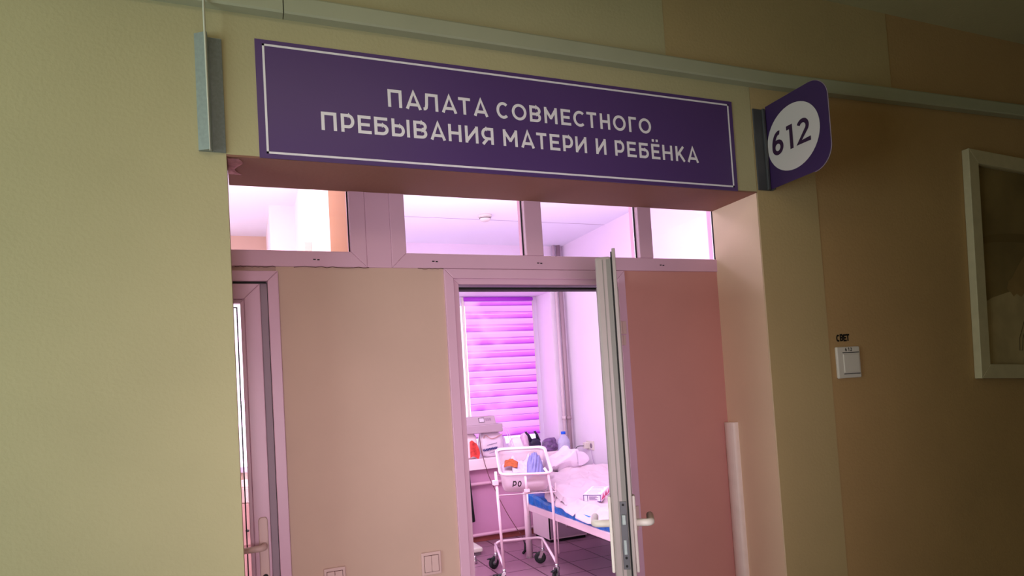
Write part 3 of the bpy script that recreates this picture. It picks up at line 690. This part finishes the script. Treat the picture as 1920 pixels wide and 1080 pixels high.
oo.grid(of, 14, 14); tag(oo.build('orange_cloth', mat('orange_paper', (190, 92, 48), .7, var=.3, scale=30), smooth=True, solid=.003), 'small crumpled orange packet lying in the bassinet', 'packet')
oo = MB()
def cf(u, v): return onpad(.22+.5*u, .02+.6*v, .016+.05*(1-v)*math.exp(-((u-.12)/.16)**2)+.07*(1-v)*math.exp(-((u-.95)/.10)**2)+.008*noise.noise(Vector((u*8, v*6, 4))))
oo.grid(cf, 26, 20); tag(oo.build('swaddling_cloth', mat('white_swaddle', (214, 196, 220), .9), smooth=True, solid=.002), 'white swaddling cloth spread over the bassinet pad', 'cloth')

# --- bed
BX0, BX1, BY0, BY1 = 2.31, 3.25, 1.40, 3.50
bed = thing('hospital_bed', 'white framed hospital bed along the right ward wall', 'bed', (2.78, 2.45, 0))
fr_ = MB(); fr_.box(BX0, BX0+.025, BY0, BY1, .435, .495); fr_.box(BX1-.025, BX1, BY0, BY1, .435, .495); fr_.box(BX0, BX1, BY0, BY0+.025, .435, .495); fr_.box(BX0, BX1, BY1-.025, BY1, .435, .495)
for k in range(7): fr_.box(BX0+.02, BX1-.02, BY0+.2+k*.28, BY0+.23+k*.28, .465, .485)
fr_.build('frame', ENAMEL, bed, bevel=.006)
for x_, y_, h_ in ((BX0+.01, BY1+.02, .64), (BX1-.04, BY1+.02, .64), (BX0+.03, BY0+.1, .45), (BX1-.05, BY0+.1, .45)):
    MB().tube([(x_, y_, .012), (x_, y_, h_)], .030, 16).build('leg', ENAMEL, bed, smooth=True)
    MB().tube([(x_, y_, 0), (x_, y_, .014)], .031, 16).build('foot_cap', mat('grey_foot_cap', (150, 130, 140), .6), bed)
MB().tube(bend([(BX0+.38, BY1-.5, .44), (BX0+.30, BY1-.2, .30), (BX0+.40, BY1+.0, .235), (BX1-.1, BY1+.02, .22)], .08), .014, 10).build('backrest_lever', ENAMEL, bed, smooth=True)
MB().tube([(BX0+.03, BY1+.02, .60), (BX1-.04, BY1+.02, .60)], .014, 10).build('head_rail', ENAMEL, bed, smooth=True)
def bz_(x, y):   # mattress profile: raised back rest toward the window
    t = max(0, min(1, (y-2.62)/.82)); return .09*0+.155*t*t*(3-2*t)
ms = MB()
def mside(u, v):
    y = BY0+.02+(BY1-.05-BY0)*v
    pts = [(BX0+.015, .49), (BX0+.004, .51), (BX0+.004, .542), (BX0+.02, .56), (BX1-.03, .56), (BX1-.01, .54), (BX1-.01, .49), (BX0+.015, .49)]
    k = u*(len(pts)-1); i = min(int(k), len(pts)-2); f_ = k-i; x = pts[i][0]*(1-f_)+pts[i+1][0]*f_; z = pts[i][1]*(1-f_)+pts[i+1][1]*f_
    w = noise.noise(Vector((x*3, y*9, z*22)))*.008+noise.noise(Vector((x*3, y*25, z*40)))*.003
    return (x+(w if u < .5 else 0), y, z+w*.4+max(0, bz_(x, y)-.10)*.6*(1 if z > .53 else .0))
ms.grid(mside, 56, 150); tag(ms.build('mattress', BLUE, smooth=True, solid=.002), 'glossy blue vinyl mattress on the white bed frame', 'mattress')
sh = MB()
def shf(u, v):
    y = BY0+.05+(BY1-.02-BY0)*v
    e = max(0, (.09-u)/.09)
    x = BX0-.006+.95*u+.012*(1-e)
    x = BX0+.01+(BX1-BX0-.02)*u-.036*e
    z = .598+bz_(x, y)-.060*e**1.3-.008*math.sin(9*y)*e
    w = .018*noise.noise(Vector((x*5, y*4, 1)))+.009*noise.noise(Vector((x*16, y*11, 5)))+.006*abs(noise.noise(Vector((x*8+y*9, y*5, 9))))*2
    r_ = abs(noise.noise(Vector((x*3.2+y*1.5, y*3.5-x*1.2, 3)))); w += .030*math.exp(-(r_/.05)**2)
    w = max(w, -.008)
    return (x+.6*w*e, y, z+w)
sh.grid(shf, 110, 170); tag(sh.build('bed_sheet', LINEN, smooth=True, solid=.003), 'rumpled pinkish-white sheet covering the blue mattress', 'bedding')
dv = MB()
def dvf(u, v):
    x = BX0+.02+.90*u; y = 2.72+.58*v
    z = .612+bz_(x, y)+.040*math.sin(PI*min(1, v*1.0))**.5*min(1, 6*u+.2)+.030*noise.noise(Vector((x*4, y*5, 7)))+.016*noise.noise(Vector((x*12, y*12, 7)))-.016*math.exp(-(noise.noise(Vector((x*4+y*2, y*6, 3)))/.05)**2)+.04*math.exp(-((v-.93)/.07)**2)*min(1, 3*u)
    if v < .02 or v > .985 or u < .012 or u > .99: z -= .035
    return (x, y+.02*math.sin(5*x), z)
dv.grid(dvf, 90, 70); tag(dv.build('folded_duvet', LINEN, smooth=True), 'pinkish-white duvet folded back over the raised head of the bed', 'duvet')
pw = MB()
def pwf(u, v):
    a_ = 2*PI*u; b_ = PI*(v-.5); cx_, cy_, cz_ = 2.60, 3.40, .85
    sx_ = abs(math.cos(a_))**.55*(1 if math.cos(a_) > 0 else -1); sy_ = abs(math.sin(a_))**.55*(1 if math.sin(a_) > 0 else -1)
    cb = abs(math.cos(b_))**.6
    x = cx_+.29*sx_*cb; y = cy_+.15*sy_*cb; z = cz_+.065*math.sin(b_)
    w = noise.noise(Vector((x*7, y*7, z*7)))*.04+noise.noise(Vector((x*17, y*17, z*17)))*.022-.02*math.exp(-(abs(noise.noise(Vector((x*9+3*z, y*5, z*9))))/.08)**2)
    return (x+w, y, z+w+.10*math.exp(-((x-2.74)/.08)**2)*(1 if b_ > 0 else 0)*cb+.10*(x-2.73)*0)
pw.grid(pwf, 110, 50); tag(pw.build('pillow', PILLOWM, smooth=True), 'crumpled white pillow at the window end of the bed', 'pillow')
# carton on the bed
k0 = at(1094, 941, y=2.60); 
cb_ = thing('carton_box', 'flat white carton with red and blue print lying on the bed sheet', 'box', (2.37, 2.43, k0.z), local=True, rz=math.radians(0))
CZ0 = k0.z
cb_.location = (k0.x+.0, 2.60, CZ0); cb_.rotation_euler = (math.radians(3), 0, math.radians(-42))
BW_, BD_, BH_ = .145, .32, .058
MB().box(0, BW_, 0, BD_, 0, BH_).build('carton', mat('white_carton', (240, 220, 236), .5), cb_, bevel=.002)
pk = MB(); navy = mat('navy_print', (60, 44, 120), .6); redp = mat('magenta_red_print', (206, 70, 120), .6)
for q in ((.002, BW_-.002, .052, .057), (.002, BW_-.002, .001, .006), (.002, .007, .002, .056), (BW_-.007, BW_-.002, .002, .056), (.034, .038, .006, .05)): pk.box(q[0], q[1], -.001, .0005, q[2], q[3])
for k in range(5): pk.box(.048, .048+.075-.012*(k % 3), -.001, .0005, .013+k*.007, .0162+k*.007)
for k in range(6): pk.box(.02, BW_-.03+.01*(k % 2), .05+k*.05, .056+k*.05, BH_-.0005, BH_+.0008)
pk.build('print_navy', navy, cb_)
pk = MB(); pk.prism([(BD_*.03, .012), (BD_*.3, .050), (BD_*.36, .018), (BD_*.62, .048), (BD_*.7, .012), (BD_*.97, .046), (BD_*.97, .010), (BD_*.5, .006)], 'x', BW_-.0005, BW_+.0008)
pk.build('print_red', redp, cb_)

# --- nightstand
nx0, nx1, ny0, ny1, nzt = 2.70, 3.12, 3.90, 4.30, .795
nt_ = thing('bedside_cabinet', 'white bedside cabinet behind the head of the bed', 'cabinet', ((nx0+nx1)/2, (ny0+ny1)/2, 0))
rbox(nx0, nx1, ny0, ny1, .03, nzt-.02).build('carcass', mat('pinkish_white_board', (234, 208, 222), .45), nt_, bevel=.003)
rbox(nx0-.008, nx1+.008, ny0-.012, ny1+.005, nzt-.022, nzt).build('top', mat('pinkish_white_board', (234, 208, 222), .45), nt_, bevel=.004)
rbox(nx0+.02, nx1-.01, ny0+.02, ny1-.02, 0, .032).build('plinth', GASK, nt_)
dr = rbox(nx0+.012, nx1-.004, ny0-.016, ny0, .05, .56).build('door', mat('grey_mauve_board', (170, 140, 160), .5), nt_, bevel=.002)
rbox(nx0+.05, nx0+.06, ny0-.03, ny0-.014, .3, .40).build('handle', CHROME, dr, bevel=.002)
rbox(nx0+.012, nx1-.004, ny0-.016, ny0, .57, .76).build('drawer', mat('grey_mauve_board', (170, 140, 160), .5), nt_, bevel=.002)
rbox(nx0-.001, nx0+.014, ny0-.006, ny0-.0005, .04, .76).build('edge_gap', GASK, nt_)

# --- bottle
bp_ = at(1059, 858, y=4.08); bo = thing('water_bottle', 'large clear plastic water bottle with a blue cap on the bedside cabinet', 'bottle', (bp_.x, 4.08, nzt))
bc = (bp_.x, 4.08, nzt)
PET = mat('clear_pet_plastic', (206, 206, 246), .12, alpha=.38, spec=.7)
pr0 = [(0, .003), (.055, .002), (.066, .012)]
for k in range(9): z_ = .02+k*.016; pr0 += [(.067, z_), (.063, z_+.008)]
pr0 += [(.067, .165), (.064, .19), (.05, .215), (.03, .24), (.021, .252), (.020, .262)]
MB().lathe(pr0, bc, 26).build('body', PET, bo, smooth=True)
MB().lathe([(0, .282), (.023, .282), (.025, .278), (.025, .256), (.020, .254)], bc, 22).build('cap', mat('blue_cap', (20, 90, 226), .4), bo, smooth=True)

# --- wall socket on the right wall
k = at(1105, 835, x=WX); so = thing('wall_socket', 'white double wall socket with plugs above the bed', 'socket', (WX, k.y, k.z))
rbox(WX-.012, WX, k.y-.11, k.y+.05, k.z-.045, k.z+.05).build('socket_plate', WHITE, so, bevel=.004)
MB().tube([(WX-.013, k.y-.06, k.z), (WX-.011, k.y-.06, k.z)], .026, 20).build('outlet', mat('grey_outlet', (130, 110, 130), .6), so)
chg = MB(); chg.box(WX-.06, WX-.012, k.y-.02, k.y+.035, k.z-.03, k.z+.035); tag(chg.build('phone_charger', WHITE, bevel=.005), 'white plug-in charger in the wall socket', 'charger')
cb1 = MB(); cb1.tube(smooth_path([(WX-.06, k.y+.01, k.z), (WX-.10, k.y+.08, k.z-.01), (WX-.12, k.y+.13, k.z-.08), (WX-.12, k.y+.13, k.z-.17)]), .0035, 6)
tag(cb1.build('charger_cable', mat('dark_cable', (60, 44, 60), .6), smooth=True), 'dark charger cable curving down from the wall socket', 'cable')
cb2 = MB(); cb2.tube(smooth_path([(WX-.02, k.y-.06, k.z-.02), (WX-.012, k.y-.07, k.z-.1), (WX-.012, k.y-.12, k.z-.24)]), .0025, 6); tag(cb2.build('thin_white_cable', mat('violet_white_cable', (190, 160, 200), .6), smooth=True), 'thin pale cable hanging below the wall socket', 'cable')

# --- things on the sill
SY = 4.46; SZT = .8525
def bagshape(x0, x1, y0, y1, z0, z1, seed, amp=.02, nu=40, nv=22, top=.8):
    mb = MB()
    def f(u, v):
        a_ = 2*PI*u; b_ = PI*(v-.5)
        q = .55; cx_ = abs(math.cos(a_))**q*(1 if math.cos(a_) > 0 else -1); sy_ = abs(math.sin(a_))**q*(1 if math.sin(a_) > 0 else -1)
        cb = abs(math.cos(b_))**.45; sb = math.sin(b_); tp = 1-(1-top)*(sb+1)/2
        x = (x0+x1)/2+(x1-x0)/2*cx_*cb*tp; y = (y0+y1)/2+(y1-y0)/2*sy_*cb*tp; z = (z0+z1)/2+(z1-z0)/2*(abs(sb)**.8*(1 if sb > 0 else -1))
        w = amp*(noise.noise(Vector((x*14, y*14, z*14+seed)))+.5*noise.noise(Vector((x*34, y*34, z*34+seed))))
        return (x+w, y+w*.6, max(z0, z+w*(1 if sb > 0 else .0)))
    mb.grid(f, nu, nv); return mb
xs = lambda u, v, y=SY: at(u, v, y=y).x
zs = lambda u, v, y=SY: at(u, v, y=y).z
# diaper pack
pk = thing('diaper_pack', 'white plastic diaper pack with blue script, standing on the sill under the scales', 'package', (2.3, SY, SZT))
px0, px1 = xs(899, 850), xs(943, 850)
bagshape(px0, px1, SY-.08, SY+.10, SZT, zs(925, 808), 3, .008, 44, 24, .95).build('pack', mat('white_pack_film', (232, 210, 230), .3, var=.05, scale=12), pk, smooth=True)
sc = MB(); zc0 = zs(920, 842)
for k_, (zz, amp, x_a, x_b, th) in enumerate(((zc0, .013, .01, .17, .0040), (zc0+.05, .003, .06, .17, .0018), (zc0-.035, .002, .08, .16, .0016))):
    pts = [(px0+x_a+(x_b-x_a)*i/50, SY-.086, zz+amp*math.sin(i*1.15)+.00035*i) for i in range(51)]
    sc.tube(pts, th, 5)
sc.build('script_print', mat('blue_script', (58, 50, 120), .6), pk)
st = MB(); st.tube(smooth_path([(px0+.03, SY-.07, zs(925, 812)-.04), (px0+.05, SY-.085, zs(925, 812)-.012), (px0+.12, SY-.09, zs(925, 812)-.05), (px1-.02, SY-.085, zs(925, 812)-.01)]), .004, 6); st.build('handle_strap', mat('tan_strap', (206, 150, 150), .5), pk, smooth=True)
bl_ = thing('red_print_bag', 'white plastic bag with red and orange print at the left end of the sill', 'bag', (2.1, SY, SZT))
bagshape(xs(868, 855), xs(896, 855), SY-.08, SY+.08, SZT, zs(885, 812), 9, .012, 40, 24, .85).build('bag', mat('white_bag_film', (248, 226, 236), .35), bl_, smooth=True)
rp = MB(); rx_ = xs(881, 840)
def rpf(u, v): return (rx_-.030+.105*u*(.75+.25*math.sin(3*v+.5)), SY-.096-.006*math.sin(PI*u), SZT+.015+.165*v+.015*math.sin(5*u))
rp.grid(rpf, 10, 14); rp.build('red_print', mat('red_orange_print', (232, 66, 62), .45, var=.5, scale=22), bl_, smooth=True)
# baby scales resting on the packs
zt_ = zs(925, 808)-.005
bs = thing('baby_scales', 'grey-white electronic baby scales resting on top of the diaper pack', 'scales', (2.2, SY, zt_))
GREYP = mat('grey_white_scale_plastic', (178, 154, 168), .5)
sx_a, sx_b = xs(860, 800), xs(934, 798)
rbox(sx_a, sx_b, SY-.14, SY+.10, zt_, zs(934, 793)+.0).build('weighing_base', GREYP, bs, bevel=.008)
hd = MB(); z0_, z1_ = zs(934, 793), zs(920, 779); hd.prism([(SY-.13, z0_), (SY+.03, z0_), (SY+.03, z1_), (SY-.09, z1_)], 'x', sx_a, xs(922, 785)); hd.build('display_head', GREYP, bs, bevel=.004)
def onhead(x0, x1, a0, a1, name, m):
    mb = MB(); y_ = lambda t: SY-.13+.04*t-.002; z_ = lambda t: z0_+(z1_-z0_)*t
    mb.add([(x0, y_(a0), z_(a0)), (x1, y_(a0), z_(a0)), (x1, y_(a1), z_(a1)), (x0, y_(a1), z_(a1))], [(0, 1, 2, 3)]); mb.build(name, m, bs, solid=.001)
hx0 = xs(891, 785); onhead(hx0, hx0+.062, .3, .85, 'display', mat('dark_frame_display', (60, 40, 60), .4)); 
mb = MB(); y_ = SY-.13+.04*.57-.004; mb.add([(hx0+.005, SY-.13+.04*.36-.0035, z0_+(z1_-z0_)*.36), (hx0+.057, SY-.13+.04*.36-.0035, z0_+(z1_-z0_)*.36), (hx0+.057, SY-.13+.04*.79-.0035, z0_+(z1_-z0_)*.79), (hx0+.005, SY-.13+.04*.79-.0035, z0_+(z1_-z0_)*.79)], [(0, 1, 2, 3)]); mb.build('screen', mat('pale_screen', (206, 190, 206), .3), bs)
for k_ in range(3): onhead(hx0+.075+k_*.022, hx0+.090+k_*.022, .45, .75, 'button', mat('mauve_button', (150, 120, 146), .5))
# white items
def simple_bag(name, u0, u1, vt, label, m, seed, amp=.02, y=SY, cat='bag', top=.7, dy=.07):
    o = bagshape(xs(u0, 845, y), xs(u1, 845, y), y-dy, y+dy, SZT, zs((u0+u1)/2, vt, y), seed, amp, 44, 24, top).build(name, m, smooth=True); return tag(o, label, cat)
simple_bag('pale_tube_pack', 936, 948, 818, 'pale lilac packet standing right beside the diaper pack', mat('pale_lilac_pack', (216, 190, 226), .4), 21, .004, 4.50, 'package', .9, .05)
simple_bag('white_carrier_bag', 954, 982, 821, 'bright white carrier bag in the middle of the sill', mat('bright_white_bag', (252, 246, 252), .5, var=.03), 5, .018, 4.50)
simple_bag('pinkish_wrap', 976, 994, 811, 'translucent pinkish plastic wrapping left of the black bag', mat('pinkish_film', (250, 206, 240), .35, var=.1, scale=30), 15, .022, 4.56)
simple_bag('dark_violet_bag', 1016, 1046, 821, 'dark violet rustling plastic bag at the right end of the sill', mat('dark_violet_film', (112, 80, 130), .25, var=.45, scale=25, bump=.8, bscale=50), 33, .022, 4.44)
# black bag with two handles
bk = thing('black_carrier_bag', 'black plastic carrier bag with both handles sticking up on the sill', 'bag', (2.8, SY, SZT))
BKM = mat('black_bag_film', (28, 22, 52), .35, bump=.6, bscale=40)
xa_, xb_ = xs(993, 840), xs(1013, 840); zt2 = zs(1003, 822)
bagshape(xa_, xb_, SY-.05, SY+.05, SZT, zt2, 44, .010, 36, 20, .9).build('bag', BKM, bk, smooth=True)
ht = zs(1003, 808)
for a0_, a1_, lean in ((xa_+.01, xs(986, 809), 0), (xb_-.025, xs(1003, 810), 0)):
    hm = MB(); hm.tube([(a0_+.010, SY, zt2-.03), ((a0_+a1_)/2+.006, SY, (zt2+ht)/2), (a1_, SY, ht-.012), (a1_, SY, ht)], [.024, .014, .011, .016], 10); hm.build('handle', BKM, bk, smooth=True)
# looping white tubes
for lab, P in (('thin white tube arching over the white bag from the scales', [(934, 800), (944, 799), (952, 806), (958, 822), (964, 838)]), ('second thin white tube looping behind the bassinet rim', [(932, 812), (942, 805), (950, 812), (957, 828), (963, 842)])):
    mb = MB(); mb.tube(smooth_path([at(u, v, y=4.36) for u, v in P]), .0035, 6); tag(mb.build('plastic_tube', mat('white_tube', (236, 200, 236), .4), smooth=True), lab, 'tube')
mb = MB(); mb.tube(smooth_path([at(898, 809, y=4.33), at(901, 835, y=4.33), at(906, 858, y=4.32), at(914, 885, y=4.31), at(922, 905, y=4.3), at(944, 950, y=4.2), at(965, 985, y=4.1), at(982, 1010, y=4.05)]), .0035, 6)
tag(mb.build('power_cord', mat('brown_cord', (112, 62, 66), .6), smooth=True), 'long dark cord hanging from the baby scales down to the floor', 'cord')
pg = MB(); g0 = at(981, 1037, z=.012); pg.tube(smooth_path([g0, g0+Vector((.03, .04, .03)), g0+Vector((.05, .09, .09)), at(984, 1012, y=3.9)]), [.008]*3+[.007]*22, 8) if False else pg.tube([g0, g0+Vector((.035, .03, .012)), g0+Vector((.05, .06, .06)), g0+Vector((.05, .10, .10))], [.012, .014, .010, .004], 8)
tag(pg.build('cord_plug', GASK, smooth=True), 'black plug end of the cord lying on the ward floor', 'plug')

# black garment hanging below the sill, floor scales
jk = thing('black_jacket', 'black garment hanging under the left end of the ward sill', 'jacket', (1.9, 4.2, .25))
jm = MB()
def jf(u, v):
    a_ = 2*PI*u; z = .24+.50*v; w = .11+.03*(1-v)
    return (1.915+w*math.cos(a_)+.006*math.sin(9*a_)*(1-v), 4.27+.045*math.sin(a_)*(1+.2*math.sin(5*a_)), z)
jm.grid(jf, 40, 16); jm.build('garment', mat('black_cloth', (14, 18, 20), .85, bump=.4, bscale=40), jk, smooth=True, solid=.004)
MB().tube([(1.915, 4.27, .74), (1.915, 4.27, .70), (1.915, 4.24, .69)], .006, 8).build('hook', CHROME, jk)
k = at(908, 1030, z=.03)
fs_ = thing('floor_scales', 'small white floor scales standing by the left ward wall', 'scales', (1.9, 3.98, 0))
rbox(1.70, 1.985, 3.86, 4.13, .03, .075).build('platform', WHITE, fs_, bevel=.012)
rbox(1.72, 1.97, 3.88, 4.11, .0, .031).build('base', mat('grey_scale_base', (130, 112, 126), .6), fs_, bevel=.004)
k = at(892, 1050, z=.03); MB().lathe([(0, 0), (.018, 0), (.026, .012), (.020, .035), (.012, .055), (.012, .10), (0, .10)], (k.x-.01, k.y, 0), 18)
ft = MB().lathe([(0, 0), (.018, 0), (.026, .012), (.020, .035), (.012, .055), (.012, .07), (0, .07)], (k.x-.01, k.y, 0), 18)
tag(ft.build('steel_foot', CHROME, smooth=True), 'small chrome foot on the ward floor by the door frame', 'foot')

# --- side room things seen through the glazed door
kx = at(462, 1000, y=2.2)
sc_ = thing('side_room_cabinet', 'pinkish cabinet with a small knob seen through the left glass door', 'cabinet', (kx.x, 2.3, 0))
ct_ = at(460, 912, y=2.2).z
rbox(kx.x-.30, kx.x+.16, 2.2, 2.6, .0, ct_).build('carcass', mat('pink_beige_board', (226, 184, 174), .5), sc_, bevel=.004)
rbox(kx.x-.30, kx.x+.16, 2.185, 2.2, at(460, 942, y=2.2).z, ct_-.01).build('drawer', mat('pale_beige_board', (232, 208, 196), .5), sc_, bevel=.003)
d_ = rbox(kx.x-.30, kx.x+.16, 2.185, 2.2, at(460, 1022, y=2.2).z, at(460, 944, y=2.2).z).build('door', mat('pink_beige_board', (226, 184, 174), .5), sc_, bevel=.003)
kk = at(464, 997, y=2.18); MB().lathe([(0, 0), (.008, 0), (.012, .01), (0, .016)], (kk.x, 2.172, kk.z), 12).build('knob', METALD, d_, smooth=True)
k = at(581, 466, x=.386); b = thing('junction_box', 'small beige box high on the side room wall behind the left transom', 'junction box', (.39, k.y, k.z-.05))
rbox(.345, .39, k.y-.10, k.y+.10, k.z-.10, k.z+.02).build('cover', mat('pale_beige_cover', (226, 198, 180), .6), b, bevel=.003)

# ================================================================ LIGHTS
def area(name, loc, size, sy_, rot, power, rgb):
    l = bpy.data.lights.new(name, 'AREA'); l.shape = 'RECTANGLE'; l.size = size; l.size_y = sy_; l.energy = power; l.color = rgb
    o = bpy.data.objects.new(name, l); col.objects.link(o); o.location = loc; o.rotation_euler = [math.radians(a) for a in rot]; return o
area('corridor_window_light', (-2.9, -1.7, 1.5), 1.6, 1.8, (90, 0, -72), 62, (.82, 1.0, .98))
area('corridor_top_fill', (-.1, -1.5, 3.12), 2.0, .6, (0, 0, 0), 10, (1, .86, .6))  # added warm fill to brighten the upper wall, no lamp known here
fl = area('niche_pink_fill', (-.2, -3.1, 1.25), 1.0, 1.0, (90, 0, -18), 7.5, (1, .84, .94)); fl.data.spread = math.radians(55)  # added pink fill aimed into the niche from behind the camera
area('ward_overhead_fill', (1.6, 1.25, 3.06), 1.7, 1.2, (0, 0, 0), 58, (.98, .88, 1.0))  # added overhead fill for the ward, kept out of view
area('ward_hidden_uplight', (1.5, 1.9, 2.18), 1.7, .35, (180, 0, 0), 30, (.92, .88, 1.0))  # added uplight to brighten the ceiling, hidden behind the transom rail
area('ward_side_fill', (.52, 2.7, 1.7), 2.6, 1.6, (90, 0, -90), 36, (.98, .87, 1.0))  # added unseen fill from the left side of the ward
area('side_room_overhead_fill', (-1.2, 1.3, 3.06), 1.8, 1.2, (0, 0, 0), 50, (1, .92, .97))  # added overhead fill for the side room, out of view
area('side_room_hidden_uplight', (-1.1, 1.9, 2.16), 1.8, .35, (180, 0, 0), 44, (1, .92, .98))  # added uplight for the side room ceiling, hidden below the transom
area('side_room_left_light', (-2.5, 2.6, 1.3), 2.2, 1.6, (90, 0, -90), 26, (1, .94, .98))  # area light at the left wall, facing the dividing wall
w = bpy.data.worlds.new('world'); scn.world = w; w.use_nodes = True
bg = w.node_tree.nodes['Background']; bg.inputs[0].default_value = (.93, .88, 1, 1); bg.inputs[1].default_value = 2.2
